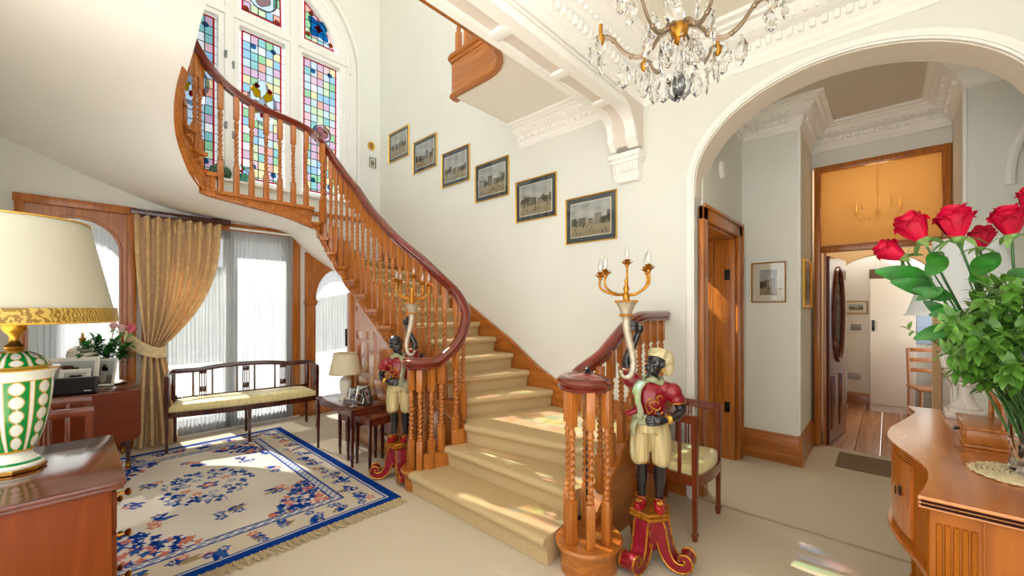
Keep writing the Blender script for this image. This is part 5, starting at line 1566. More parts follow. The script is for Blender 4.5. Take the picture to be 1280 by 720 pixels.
roses = [('red rose lowest and furthest left, drooping towards the doorway', 1130, 322, 1.42, .085, (-.7, .1, .55)),
         ('red rose second from the left, tilted left above the big leaves', 1154, 300, 1.36, .10, (-.45, .05, .9)),
         ('upright red rose, largest and third from the left, before the screen', 1197, 298, 1.32, .105, (-.1, -.05, 1)),
         ('small red rose tucked right behind the largest one', 1225, 310, 1.42, .075, (.1, .0, 1)),
         ('red rose near the right edge at the height of the largest one', 1264, 294, 1.25, .09, (-.15, -.2, 1)),
         ('highest red rose, cut by the right edge of the picture', 1287, 268, 1.28, .09, (.2, -.1, 1))]
for lab, u, vv, fw, s, d in roses:
    p = atpx(u, vv, fw)
    rose(lab, (VB[0]+rv.uniform(-.02, .02), VB[1]+rv.uniform(-.02, .02), VB[2]), tuple(p), s, RED, 'red roses in the cut glass vase', d, 0, rv)
# big rose leaves on stems at the left and centre
bl = [(1165, 352, 1.36, 1108, 338, .085), (1172, 365, 1.34, 1125, 352, .08), (1160, 330, 1.33, 1178, 312, .06), (1160, 345, 1.30, 1182, 318, .07), (1178, 360, 1.30, 1150, 372, .07), (1218, 345, 1.28, 1246, 312, .085), (1212, 352, 1.26, 1242, 342, .07), (1190, 372, 1.30, 1150, 362, .085),
      (1262, 350, 1.22, 1284, 332, .08), (1200, 390, 1.24, 1168, 392, .085), (1235, 372, 1.2, 1268, 366, .08), (1190, 410, 1.26, 1150, 420, .07), (1185, 395, 1.3, 1160, 378, .07)]
for k, (u0, v0, f0, u1, v1, L_) in enumerate(bl):
    p, q = atpx(u0, v0, f0), atpx(u1, v1, f0*1.01)
    st = thing('rose_leaf_spray', 'broad dark green rose leaf on its stem among the red roses', 'leaf spray', VB, 0, 'broad rose leaves in the cut glass vase')
    b = Vector(VB); h = p-b
    MB().tube(catmull([(0, 0, 0), h*.5+Vector((0, 0, .04)), h], 6), .0025, 6).build('stem', STEM, st)
    mb = MB(); d = (q-p); up = (Vector((0, 0, 0.75))-p.normalized()*.9)
    leaf(mb, h, d, up, d.length*1.1, max(.022, d.length*.3), .16, .18, nu=10); mb.build('leaf', LEAF1, st, ang=70)
for k in range(84):
    u = rv.uniform(1172, 1300); vv = rv.uniform(352, 466); fw = rv.uniform(1.05, 1.42)
    if u < 1215 and vv < 395: u += 45
    sprig((VB[0]+rv.uniform(-.02, .02), VB[1]+rv.uniform(-.02, .02), VB[2]+.1), tuple(atpx(u, vv, fw)), 'leafy green foliage sprig among the red roses', 'foliage sprigs among the red roses', rv, 22, .040, .0105)
for k in range(26):     # the side of the bouquet beyond the picture's edge
    a = rv.uniform(-1.2, 1.3); r0 = rv.uniform(.1, .3)
    sprig((VB[0]+rv.uniform(-.02, .02), VB[1]+rv.uniform(-.02, .02), VB[2]+.1), (VC[0]+r0*math.cos(a), VC[1]+r0*math.sin(a), rv.uniform(1.32, 1.6)), 'leafy green foliage sprig among the red roses', 'foliage sprigs among the red roses', rv, 20, .040, .0105)
sprig((VB[0], VB[1], VB[2]+.1), tuple(atpx(1132, 410, 1.3)), 'wispy sprig reaching furthest left, with a small white blossom', 'wispy sprig', rv, 7, .026, .009)
wb = MB(); c0 = atpx(1122, 420, 1.3)
for k in range(5): leaf(wb, (0, 0, 0), (math.cos(k*1.26), math.sin(k*1.26), .3), (0, 0, 1), .014, .006, .1, .2)
o = wb.build('blossom', plain('white_petal', (240, 240, 234), .6)); o.location = c0+Vector((0, 0, .012)); tag(o, 'tiny white blossom at the tip of the wispy sprig', 'flower')
# dressing-table mirror
t = thing('toilet_mirror', 'small wooden swing mirror with a drawer on the sideboard', 'mirror', (.305, 2.55, SZ))
WM = wood('mirror_wood', (168, 92, 24), (204, 132, 48), 'y', scale=7, rough=.3)
MB().box(-.085, -.15, 0, .085, .15, .012, bev=.003).box(-.078, -.143, .012, .08, .143, .07, bev=.003).box(-.085, -.15, .07, .085, .15, .08, bev=.003).build('case', WM, t)
dw = MB().box(-.083, -.12, .018, -.077, .12, .064, bev=.002).build('drawer', WM, t)
MB().lathe([(.007, 0), (.004, .006), (.009, .012), (.007, .018), (0, .019)], 12, M=mat4((-.083, 0, .041), (0, -PI/2, 0))).build('knob', BLACK, dw, label='small dark knob')
for s in (-1, 1): MB().tube([(.02, s*.135, .08), (.02, s*.135, .2), (.02, s*.132, .26)], [.009, .007, .006], 8).build('post', WM, t)
Mt = Matrix.Translation((.02, 0, .2)) @ Matrix.Rotation(R(-12), 4, 'Y')
mb = MB()
for q in ((-.12, -.115), (.10, .115)): pass
mb.box(-.008, -.12, -.11, .008, -.10, .11, bev=.003, M=Mt).box(-.008, .10, -.11, .008, .12, .11, bev=.003, M=Mt).box(-.008, -.12, .09, .008, .12, .11, bev=.003, M=Mt).box(-.008, -.12, -.11, .008, .12, -.09, bev=.003, M=Mt)
mb.build('frame', WM, t)
MB().box(-.004, -.105, -.095, .004, .105, .095, M=Mt).build('glass', plain('mirror_glass', (225, 228, 228), .02, metal=1.), t)
# folded white card
mb = MB().prism([(-.06, 0), (.06, 0), (.0, .13)], -.001, .001, 'yz', M=Matrix.Rotation(R(-14), 4, 'Y')).prism([(-.06, 0), (.06, 0), (.0, .13)], .0, .002, 'yz', M=Matrix.Translation((.064, 0, 0)) @ Matrix.Rotation(R(14), 4, 'Y'))
o = mb.build('folded_card', plain('white_card', (244, 244, 244), .7)); o.location = (.29, 2.83, SZ+.001); tag(o, 'white folded card standing between the mirror and the urn lamp', 'card')
# white urn lamp
MARB = plain('pale_marble', (222, 218, 212), .35, var=.08, scale=12, coat=.3)
t = thing('table_lamp', 'carved white urn lamp with wide pale shade at the far end of the sideboard', 'lamp', (.285, 3.04, SZ))
mb = MB().box(-.075, -.075, 0, .075, .075, .03, bev=.004).box(-.062, -.062, .03, .062, .062, .045, bev=.004)
mb.lathe([(.055, .045), (.058, .055), (.03, .085), (.024, .13), (.028, .16), (.04, .168), (.03, .178), (.05, .2), (.075, .25), (.088, .32), (.078, .34), (.085, .352), (.05, .37), (.02, .39), (.015, .5), (0, .5)], 32)
for k in range(16):
    a = 2*PI*k/16; mb.tube([(.04*math.cos(a), .04*math.sin(a), .19), (.078*math.cos(a), .078*math.sin(a), .25), (.09*math.cos(a), .09*math.sin(a), .315)], [.004, .008, .006], 6)
mb.build('body', MARB, t)
BLSH = plain('pale_silk_shade', (240, 246, 250), .7); cloth_mix(BLSH, .4)
MB().lathe([(.222, .515), (.218, .515), (.205, .56), (.16, .7), (.115, .885), (.118, .888)], 48).build('lamp_shade', BLSH, t)
mb = MB()
for r, z in ((.222, .515), (.118, .888)): mb.tube([(r*math.cos(2*PI*k/48), r*math.sin(2*PI*k/48), z) for k in range(48)], .005, 6, closed=True)
mb.build('shade_piping', GLOSSWHITE, t)
# ================================================================ crystal chandelier
CDROP = crystal('chandelier_crystal')
GARM = plain('glass_clad_arm', (150, 128, 104), .18, metal=.5, coat=.8)
CX, CY, CZ = -.735, 1.975, 2.77
ch = thing('chandelier', 'crystal chandelier with glass clad arms hanging in front of the arch', 'chandelier', (CX, CY, CZ))
def drop_mesh():
    """flat faceted almond with scalloped rim and a bead on a wire above; hangs from the origin"""
    mb = MB(); n = 14
    mb.tube([(0, 0, 0), (0, 0, -.03)], .0008, 4)
    mb.ball((0, 0, -.036), .007, 8, 6)
    vs = [(0, -.010, -.088), (0, .010, -.088)]
    for k in range(n):
        a = 2*PI*k/n; sc = 1+(.07 if k % 2 else -.05); vs.append((.026*sc*math.sin(a), 0, -.088+.042*sc*math.cos(a)))
    for k in range(n):
        a = 2*PI*k/n; vs.append((.014*math.sin(a), -.0075, -.088+.023*math.cos(a)))
    for k in range(n):
        a = 2*PI*k/n; vs.append((.014*math.sin(a), .0075, -.088+.023*math.cos(a)))
    fs = []
    for k in range(n):
        k2 = (k+1) % n
        fs += [(2+k, 2+k2, 2+n+k2, 2+n+k), (0, 2+n+k, 2+n+k2), (2+k2, 2+k, 2+2*n+k, 2+2*n+k2), (1, 2+2*n+k2, 2+2*n+k)]
    return mb.add(vs, fs)
def place_drop(src, parent, loc, rz, s):
    o = src.copy(); COL.objects.link(o); o.parent = parent; o.location = loc; o.rotation_euler = (0, 0, rz); o.scale = (s*1.2, s*1.2, s*1.2); return o
proto_drop = None
NA = 6
for k in range(NA):
    a = 2*PI*k/NA+R(20)
    pth = catmull([(.035, .0, .03), (.09, 0, .0), (.14, 0, -.055), (.2, 0, -.07), (.26, 0, -.03), (.31, 0, .04), (.345, 0, .065), (.375, 0, .05)], 6)
    arm = MB().tube(pth, .0075, 8).tube([p+Vector((0, 0, .011)) for p in pth], .004, 6).tube([p+Vector((0, 0, -.010)) for p in pth], .004, 6)
    for q in (10, 20, 30): arm.ball(tuple(pth[q]), .0135, 8, 6)
    ao = arm.build('arm', GARM, ch); ao.rotation_euler = (0, 0, a)
    MB().lathe([(.006, .03), (.016, .04), (.02, .055), (.024, .075), (.01, .08), (.009, .14), (0, .14)], 14, M=Matrix.Translation((.375, 0, 0))).build('candle_cup', GILT, ao, label='gilt candle cup')
    mb = MB().lathe([(.012, .068), (.03, .066), (.05, .078), (.052, .08), (.03, .070), (.012, .072)], 20, M=Matrix.Translation((.375, 0, 0)))
    mb.build('drip_pan', CDROP, ao, smooth=False)
    if proto_drop is None:
        proto_drop = drop_mesh().build('crystal_drop', CDROP, ao, smooth=False); proto_drop.location = (.375, 0, .035)
    else: place_drop(proto_drop, ao, (.375, 0, .035), .4*k, 1.)
    for (x, y, z, s) in ((.375, .052, .08, .8), (.375, -.052, .08, .8), (.427, 0, .08, .85), (.26, 0, -.035, 1.15), (.15, 0, -.065, 1.25)):
        place_drop(proto_drop, ao, (x, y, z), 1.3*k+x*9, s)
# centre: gilt hub, glass baluster, pendant
MB().lathe([(0, -.06), (.014, -.055), (.026, -.04), (.02, -.03), (.034, -.012), (.042, .005), (.038, .03), (.025, .045), (0, .05)], 24).build('hub', GILT, ch)
MB().lathe([(.012, .05), (.03, .08), (.018, .12), (.04, .18), (.045, .24), (.018, .31), (.03, .36), (.014, .40), (0, .40)], 20).build('shaft', CDROP, ch, smooth=False)
mb = MB().tube([(0, 0, .39), (0, 0, .64)], .005, 6); mb.lathe([(.03, .60), (.055, .63), (.06, .65), (0, .65)], 20)
mb.build('ceiling_rose', GILT, ch)
MB().lathe([(0, -.06), (.012, -.075), (.024, -.13), (.018, -.19), (.007, -.21), (0, -.21)], 10).build('pendant', CDROP, ch, smooth=False)
for k in range(6):
    a = 2*PI*k/6
    place_drop(proto_drop, ch, (.055*math.cos(a), .055*math.sin(a), .0), a, .95)
    place_drop(proto_drop, ch, (.022*math.cos(a), .022*math.sin(a), -.15), a+.5, 1.1)
    place_drop(proto_drop, ch, (.12*math.cos(a+.5), .12*math.sin(a+.5), .16), a, 1.1)
# small brass chandelier in the lobby, behind the obscured glass
lc = thing('chandelier', 'small brass chandelier glimpsed through the amber glass over the doorway', 'chandelier', (-.085, 5.78, 2.45))
MB().lathe([(0, -.07), (.02, -.06), (.012, -.03), (.035, 0), (.02, .04), (.01, .08), (.012, .3), (.008, .5), (.008, .9), (.05, .93), (.05, .95), (0, .95)], 16).build('shaft', BRASS, lc)
for k in range(5):
    a = 2*PI*k/5+.3
    ar = MB().tube(catmull([(.01, 0, .02), (.08, 0, -.05), (.16, 0, -.04), (.19, 0, .03)], 6), .006, 6).lathe([(.008, .03), (.026, .045), (.01, .05), (.01, .13), (0, .14)], 10, M=Matrix.Translation((.19, 0, 0))).build('arm', BRASS, lc); ar.rotation_euler = (0, 0, a)
ll = bpy.data.lights.new('lobby_lamp', 'POINT'); ll.energy = 8; ll.color = (1, .86, .68); ll.shadow_soft_size = .12
lo_ = bpy.data.objects.new('lobby_lamp', ll); COL.objects.link(lo_); lo_.location = (-.085, 5.9, 2.62)

# ================================================================ pictures
xs_ = [(-5.235, 3.83), (-4.59, 3.525), (-3.943, 3.20), (-3.30, 2.90), (-2.658, 2.573), (-2.007, 2.272)]
ords = ['gilt framed print hanging highest, nearest the window corner', 'gilt framed print second from the top of the stair wall row', 'gilt framed print third from the top of the stair wall row',
        'gilt framed print third from the bottom of the stair wall row', 'gilt framed print second from the bottom of the stair wall row', 'gilt framed print hanging lowest, over the foot of the stairs']
for k, ((x, z), l) in enumerate(zip(xs_, ords)):
    picture('framed_print', l, (x, SY, z), 0, .54, .435, .013, GOLD, MOUNT, .05, IVORY, 30+k, 'prints climbing the stair wall')
r = thing('miniature', 'small round gilt framed miniature beside the stained glass window', 'picture', (WX, 3.085, 3.915), R(90))
MB().lathe([(.052, 0), (.06, .006), (.055, .016), (.042, .012), (.04, .004), (0, .004)], 28, M=Matrix.Rotation(R(90), 4, 'X') @ Matrix.Scale(1.15, 4, (0, 1, 0))).build('frame', GOLD, r)
MB().lathe([(0, .006), (.04, .006), (.04, .002)], 24, M=Matrix.Rotation(R(90), 4, 'X') @ Matrix.Scale(1.15, 4, (0, 1, 0))).build('print', plain('sepia_print', (170, 122, 66), .8, var=.3, scale=40), r)
picture('framed_print', 'tiny black framed print below the round miniature', (WX, 3.105, 3.665), R(90), .10, .15, .006, BLACK, IVORY, .02, None, 77, cv=generic_view(9, 20, 26), glass=False)
sc_ = thing('wall_light', 'small white wall light low on the window wall near the stairs corner', 'wall light', (WX, 2.94, 2.95), R(90))
MB().lathe([(.03, -.05), (.05, -.03), (.065, .01), (.075, .06), (.072, .06), (.06, .012), (0, -.03)], 24, M=Matrix.Translation((0, -.07, 0))).build('shade', GLOSSWHITE, sc_)
MB().box(-.03, -.012, -.06, .03, 0, .03, bev=.004).tube([(0, -.01, -.03), (0, -.05, -.05), (0, -.07, -.045)], .008, 8).build('bracket', BRASS, sc_)
picture('framed_print', 'small gilt framed etching on the pale wall of the inner hall', (-.842, 4.52, 1.695), 0, .285, .385, .012, GILT, IVORY, .06, None, 5, cv=generic_view(51, 34, 40))
picture('framed_print', 'gold framed picture seen edge-on at the turn of the inner hall', (-.60, 4.98, 1.69), R(90), .50, .48, .03, GOLD, IVORY, .05, None, 61)
# green glass jar and leaves on the window sill
GG = plain('green_bottle_glass', (110, 160, 130), .06, spec=.6); GG.node_tree.nodes['Principled BSDF'].inputs['Transmission Weight'].default_value = .75
j = MB().lathe([(0, 0), (.07, 0), (.1, .03), (.115, .08), (.1, .13), (.05, .165), (.028, .19), (.026, .22), (.034, .235), (.03, .235), (.022, .22), (.022, .19), (.045, .16), (.094, .125), (.108, .08), (.094, .034), (0, .008)], 28).build('glass_jar', GG); j.location = (WX-.05, 1.19, 2.986)
tag(j, 'round pale green glass jar on the sill of the stained glass window', 'jar')
pt = thing('potted_plant', 'small trailing plant in a green pot beside the glass jar on the sill', 'plant', (WX-.045, 1.42, 2.986))
MB().lathe([(0, 0), (.045, 0), (.06, .09), (.064, .1), (.055, .1), (.05, .08), (0, .075)], 20).build('pot', plain('green_glaze', (70, 150, 128), .2), pt)
mb = MB(); rp_ = random.Random(3)
for k in range(34):
    a = rp_.uniform(0, 2*PI); leaf(mb, (.03*math.cos(a), .03*math.sin(a), .09+rp_.uniform(0, .1)), (math.cos(a), math.sin(a), rp_.uniform(-.3, .9)), (0, 0, 1), .07, .016, .2, .4)
mb.build('foliage', LEAF1, pt)

# ================================================================ inner hall, lobby, kitchen
t = thing('panelled_door', 'dark wooden door with oval glass standing open into the lobby', 'door', (-.475, 5.43, 0), R(83))
DW = wood('dark_door', (78, 34, 20), (116, 58, 36), 'z', scale=5, rough=.25, coat=.5)
def ell(cx, cz, a, b, n=36): return [(cx+a*math.cos(2*PI*k/n), cz+b*math.sin(2*PI*k/n)) for k in range(n)]
MB().prism([(0, .01), (.74, .01), (.74, 2.0), (0, 2.0)], -.02, .02, 'xz', holes=[ell(.37, 1.38, .2, .5)]).build('leaf', DW, t)
mb = MB()
for y in (-.024, .024): mb.tube([(x, y, z) for x, z in ell(.37, 1.38, .215, .515)], .02, 8, closed=True)
mb.build('oval_moulding', DW, t)
MB().prism(ell(.37, 1.38, .2, .5), -.003, .003, 'xz').build('oval_glass', clear('leaded_oval_glass', (.8, .85, .9), .6, diff=(.6, .65, .7)), t)
mb = MB()
for k in range(-4, 5):
    zz = 1.38+k*.11; w = .2*math.sqrt(max(0, 1-((zz-1.38)/.5)**2)); mb.tube([(.37-w, -.005, zz), (.37, -.006, zz+.05), (.37+w, -.005, zz)], .004, 5)
mb.tube([(.37, -.005, .9), (.37, -.005, 1.86)], .004, 5)
mb.build('leading', LEAD, t)
mb = MB()
for x0, x1 in ((.08, .33), (.41, .66)): mb.box(x0, -.028, .15, x1, -.018, .72, bev=.006).box(x0, .018, .15, x1, .028, .72, bev=.006)
mb.build('panels', DW, t)
dm = MB().box(-.36, -.24, 0, .36, .24, .012, bev=.004).build('door_mat', plain('coir_mat', (140, 120, 92), .95, var=.1, scale=120, bump=.6, bscale=300)); dm.location = (0.0, 4.98, 0)
tag(dm, 'flat brown mat on the carpet before the far doorway', 'mat')
def radiator(label, loc, rz, w, h, mat):
    t = thing('radiator', label, 'radiator', loc, rz)
    mb = MB().box(-w/2, -.05, .08, w/2, -.02, h, bev=.006)
    for k in range(int(w/.035)): x = -w/2+.02+k*.035; mb.box(x, -.058, .13, x+.02, -.048, h-.05, bev=.004)
    mb.build('panel', mat, t)
    MB().box(-w/2-.004, -.06, h-.005, w/2+.004, -.0, h+.012, bev=.003).build('top_grille', mat, t)
    for s in (-1, 1): MB().tube([(s*w*.46, -.03, .1), (s*w*.46, -.03, .0)], .009, 8).build('pipe', mat, t)
    return t
radiator('white panel radiator on the right of the inner hall behind the sideboard', (.415, 4.98, 0), R(-90), .7, .88, GLOSSWHITE)
radiator('grey radiator on the lobby wall just past the open door', (-.495, 7.3, 0), R(90), .6, .68, plain('grey_radiator', (150, 146, 138), .4))
cp = thing('tall_cupboard', 'tall white cupboard with a dark handle seen through the lobby arch', 'cupboard', (.13, 7.845, 0))
CUPW = plain('cupboard_laminate', (226, 218, 206), .45)
MB().box(-.32, -.2, .1, .14, .2, 1.86, bev=.004).build('body', CUPW, cp); MB().box(-.32, -.17, 0, .14, .2, .1).build('plinth', CUPW, cp)
dd = MB().box(-.315, -.222, .11, .135, -.2, 1.855, bev=.004).build('door', CUPW, cp)
MB().box(-.30, -.245, 1.13, -.27, -.222, 1.28, bev=.004).build('handle', BLACK, dd, label='black handle')
bx_ = MB().box(-.25, -.15, 0, .25, .15, .14, bev=.01).build('storage_box', plain('brown_box', (96, 72, 50), .7)); bx_.location = (.05, 7.85, 1.861)
tag(bx_, 'brown box lying on top of the tall white cupboard', 'box')
picture('framed_print', 'little framed picture on the white kitchen wall above the switch', (-.36, 8.05, 1.46), 0, .27, .19, .012, GILT, IVORY, .04, None, 71, glass=False)
sw = MB().box(-.06, -.012, -.045, .06, 0, .045, bev=.003).box(-.03, -.018, -.02, -.005, -.01, .02, bev=.002).box(.01, -.018, -.02, .035, -.01, .02, bev=.002).build('light_switch', plain('brushed_metal', (150, 146, 142), .4, metal=.8)); sw.location = (-.36, 8.05, 1.16)
tag(sw, 'metal light switch plate below the little kitchen picture', 'switch')
so_ = MB().box(-.075, -.012, -.045, .075, 0, .045, bev=.003).box(-.05, -.016, -.02, -.015, -.01, .015, bev=.002).box(.015, -.016, -.02, .05, -.01, .015, bev=.002).build('wall_socket', plain('socket_metal', (190, 186, 178), .4)); so_.location = (-.38, 8.05, .42)
tag(so_, 'double wall socket low on the white kitchen wall', 'socket')
tag(MB().lathe([(.05, 0), (.05, .02), (.04, .03), (0, .03)], 20, M=mat4((-1.07, 3.83, 2.65), (0, R(90), 0), (1.6, 1, 1))).build('detector', GLOSSWHITE), 'small oval white detector high on the wall above the side doorway', 'detector')
# kitchen chair and blue bench beyond the right edge of the doorway
t = thing('dining_chair', 'plain wooden kitchen chair seen past the tall white cupboard', 'chair', (.42, 7.25, 0), R(15))
CW_ = wood('chair_beech', (150, 92, 44), (186, 124, 70), 'z', scale=6)
for x in (-.18, .18):
    for y, h in ((-.18, .44), (.18, .92)): MB().tube([(x, y, 0), (x, y, .44), (x, y+.06*(h > .5), h)], .018, 8).build('leg', CW_, t)
MB().box(-.21, -.21, .43, .21, .2, .46, bev=.01).build('seat', CW_, t)
mb = MB()
for z in (.62, .75, .88): mb.box(-.18, .19+(z-.44)*.12, z, .18, .21+(z-.44)*.12, z+.05, bev=.005)
mb.build('back_slats', CW_, t)
t = thing('bench', 'blue padded bench against the kitchen wall at the right of the doorway', 'bench', (.85, 7.72, 0))
BL = plain('blue_cushion', (44, 70, 130), .8)
MB().box(-.4, -.25, 0, .5, .2, .38, bev=.01).build('base', plain('dark_base', (40, 44, 60), .6), t); MB().box(-.4, -.26, .38, .5, .2, .48, bev=.03).build('cushion', BL, t); MB().box(-.4, .12, .48, .5, .22, .95, bev=.03).build('back_cushion', BL, t)
struct('window_4', MB().box(.29, 8.02, .95, .9, 8.06, 1.75, bev=.004).box(.57, 8.0, .95, .60, 8.04, 1.75).box(.29, 8.0, 1.2, .9, 8.03, 1.23).box(.29, 8.0, 1.48, .9, 8.03, 1.51), plain('blue_grey_blind', (170, 190, 214), .6))
# ================================================================ the two turbaned torchere statues
SKIN = plain('black_painted_wood', (30, 28, 32), .22, coat=.5)
JACK = plain('crimson_paint', (140, 18, 36), .3, coat=.3, var=.2, scale=14)
PANT = plain('cream_paint', (196, 178, 128), .45, var=.3, scale=60, bump=.9, bscale=70, stretch=(1, 1, .06))
SASH = plain('pale_sage_paint', (160, 164, 128), .45, var=.12, scale=30)
TURB = plain('turban_cream', (206, 194, 150), .4, var=.1, scale=40, bump=.8, bscale=60, stretch=(1, 1, .25))
SHOE = plain('red_shoe_paint', (160, 22, 34), .25, coat=.4)
HORN = plain('silvered_gesso', (190, 178, 156), .35, metal=.35, var=.15, scale=30)
BULB = glaze('clear_bulb', (.97, .97, .98), .16)
GILTR = plain('rubbed_gilt', (198, 134, 46), .35, metal=.75, var=.35, scale=45)
def remesh(o, v=.005, it=3):
    m = o.modifiers.new('remesh', 'REMESH'); m.mode = 'VOXEL'; m.voxel_size = v; m.use_smooth_shade = True
    if it:
        s = o.modifiers.new('smooth', 'SMOOTH'); s.iterations = it; s.factor = .5
    return o
def statue(loc, rz, s, label, group, turban=True):
    """s = +1: raised arm on the figure's right (picture left when faced)"""
    t = thing('torchere_statue', label, 'statue', loc, rz, group)
    X = lambda p: (p[0]*s, p[1], p[2])
    def T(mb, pts, rs, n=10, **k): return mb.tube([X(p) for p in pts], rs, n, **k)
    def B(mb, c, r, nu=14, nv=10): return mb.ball(X(c), r, nu, nv)
    # body: one continuous figure, feet to crown, both arms and hands
    mb = MB()
    T(mb, [(0, 0, .74), (0, 0, .84), (0, -.003, .93), (0, 0, 1.0), (.0, 0, 1.02)], [.07, .06, .068, .07, .045])
    T(mb, [(.0, .0, 1.0), (.012, -.004, 1.05), (.022, -.008, 1.09)], [.032, .027, .03])
    for sx, fx in ((-1, -.052), (1, .05)):
        T(mb, [(sx*.045, 0, .76), (sx*.05, -.008, .62), (sx*.05, -.004, .54), (sx*.05, .010, .47), (sx*.048, .004, .40), (sx*.047, .0, .35)], [.055, .045, .034, .035, .023, .021])
        T(mb, [(sx*.047, .012, .345), (sx*.05, -.03, .335), (sx*.056, -.075, .33)], [.022, .022, .016])
    D = Vector((-.62, -.72, -.12)).normalized(); H0 = Vector((.028, -.012, 1.128)); S = D.cross(Vector((0, 0, 1))).normalized()
    U = Vector((0, 0, 1))
    def hp(f, sd, u): return tuple(H0+D*f+S*sd+U*u)
    B(mb, hp(-.008, 0, .012), (.052, .052, .058)); B(mb, hp(.014, 0, -.024), (.040, .040, .042))
    T(mb, [hp(.047, 0, .016), hp(.058, 0, -.004), hp(.062, 0, -.013)], [.008, .011, .010], 8)       # nose
    for k in (-1, 1): B(mb, hp(.058, k*.010, -.016), .0078, 8, 6)
    T(mb, [hp(.046, -.019, -.031), hp(.057, 0, -.029), hp(.046, .019, -.031)], [.005, .0075, .005], 8)     # lips
    T(mb, [hp(.044, -.017, -.040), hp(.055, 0, -.041), hp(.044, .017, -.040)], [.005, .008, .005], 8)
    B(mb, hp(.040, 0, -.058), (.017, .017, .013), 8, 6)
    for k in (-1, 1):
        T(mb, [hp(.043, k*.034, .022), hp(.050, k*.018, .027), hp(.047, k*.006, .022)], [.005, .007, .005], 7)   # brow
        B(mb, hp(.034, k*.032, -.010), (.013, .013, .012), 8, 6)                                           # cheek
        B(mb, hp(-.006, k*.052, -.004), (.010, .014, .018), 8, 6)                                           # ear
    # arm on the hip side
    T(mb, [(.085, 0, .995), (.118, .004, .985), (.145, .012, .93), (.168, .016, .872)], [.036, .037, .032, .027])
    T(mb, [(.168, .016, .872), (.14, -.03, .845), (.10, -.07, .832), (.075, -.088, .828)], [.027, .027, .021, .017])
    T(mb, [(.075, -.088, .828), (.05, -.1, .826), (.028, -.104, .824)], [.017, .022, .018], flat=1.35)
    for k, (dz, L_) in enumerate(((.022, .040), (.008, .047), (-.006, .045), (-.019, .036))):
        T(mb, [(.032, -.105, .824+dz), (.012, -.108, .824+dz*1.1), (.032-L_, -.104, .822+dz*1.15), (.026-L_, -.096, .820+dz*1.15)], [.0085, .0082, .0072, .006], 7)
    T(mb, [(.06, -.092, .842), (.05, -.088, .864), (.038, -.086, .878)], [.010, .009, .007], 7)
    # raised arm
    T(mb, [(-.08, 0, 1.0), (-.112, .0, 1.03), (-.128, -.005, 1.085), (-.132, -.012, 1.145)], [.036, .036, .031, .027])
    T(mb, [(-.132, -.012, 1.145), (-.108, -.022, 1.20), (-.078, -.03, 1.27), (-.064, -.034, 1.305)], [.027, .027, .020, .016])
    T(mb, [(-.064, -.034, 1.305), (-.06, -.038, 1.33), (-.062, -.042, 1.352)], [.016, .021, .018], flat=1.3)
    for k, (dz, L_) in enumerate(((.03, .03), (.014, .034), (-.002, .034), (-.017, .03))):
        T(mb, [(-.066, -.05, 1.338+dz*.8), (-.08, -.074, 1.342+dz), (-.105, -.084, 1.342+dz), (-.128, -.076, 1.340+dz)], [.0088, .0085, .0075, .0065], 7)
    T(mb, [(-.07, -.03, 1.335), (-.092, -.02, 1.352), (-.118, -.026, 1.36)], [.010, .009, .0075], 7)
    remesh(mb.build('body', SKIN, t, ang=80), .0042, 2)
    # jacket with puffed sleeves
    mb = MB()
    for z0, z1 in ((0, 1),):
        T(mb, [(0, .002, .80), (0, 0, .86), (0, -.004, .92), (0, -.002, .98), (.004, 0, 1.018), (.008, -.002, 1.04)], [.082, .080, .091, .088, .062, .036], 18)
    B(mb, (.118, .004, .975), (.052, .050, .050)); B(mb, (.140, .010, .935), (.046, .046, .040)); B(mb, (-.108, .0, 1.03), (.050, .048, .050)); B(mb, (-.126, -.006, 1.075), (.043, .043, .036))
    B(mb, (.07, 0, .985), .05); B(mb, (-.06, 0, 1.0), .05)
    T(mb, [(-.07, -.02, .86), (-.12, -.03, .835), (-.15, -.035, .84)], [.03, .016, .004], 8)
    jk = remesh(mb.build('jacket', JACK, t, ang=80), .006, 3)
    mb = MB()
    em = [[(.0, -.098, .86), (.02, -.10, .89), (.0, -.102, .915), (.03, -.101, .935), (.05, -.094, .92)], [(.01, -.1, .90), (.045, -.094, .885), (.06, -.088, .90)], [(-.02, -.098, .90), (-.01, -.101, .93), (.015, -.1, .955)], [(.03, -.097, .865), (.055, -.088, .86), (.07, -.08, .875)],
          [(.04, -.098, .955), (.06, -.09, .965), (.07, -.085, .95)], [(.02, -.10, .89), (.01, -.1, .90)], [(.05, -.094, .92), (.045, -.096, .94), (.04, -.098, .955)], [(.0, -.098, .86), (-.012, -.098, .88), (-.02, -.098, .90)], [(.03, -.097, .865), (.035, -.097, .88), (.045, -.094, .885)]]
    for e in em: T(mb, catmull([X(p) if False else p for p in e], 4), .0038, 6)
    mb.build('gold_embroidery', GILT, jk, label='raised gilt embroidery')
    for c, r in (((.143, .012, .915), .046), ((-.128, -.008, 1.092), .043)):
        mb = MB(); mb.tube([(c[0]*s+r*math.cos(2*PI*k/20), c[1]+r*math.sin(2*PI*k/20), c[2]+.006*math.cos(2*PI*k/20)*s) for k in range(20)], .004, 6, closed=True); mb.build('cuff_braid', GILT, jk)
    # collar and sash
    mb = MB()
    T(mb, [(.05*math.cos(a)+.012, .048*math.sin(a)-.006, 1.035+.012*math.sin(3*a)) for a in [2*PI*k/24 for k in range(24)]], [.017+.004*math.sin(5*k) for k in range(24)], 8, closed=True)
    T(mb, catmull([(-.03, -.06, 1.03), (-.055, -.085, .99), (-.06, -.098, .93), (-.045, -.1, .87), (-.055, -.085, .83)], 5), [.022]*21, 8, flat=.6)
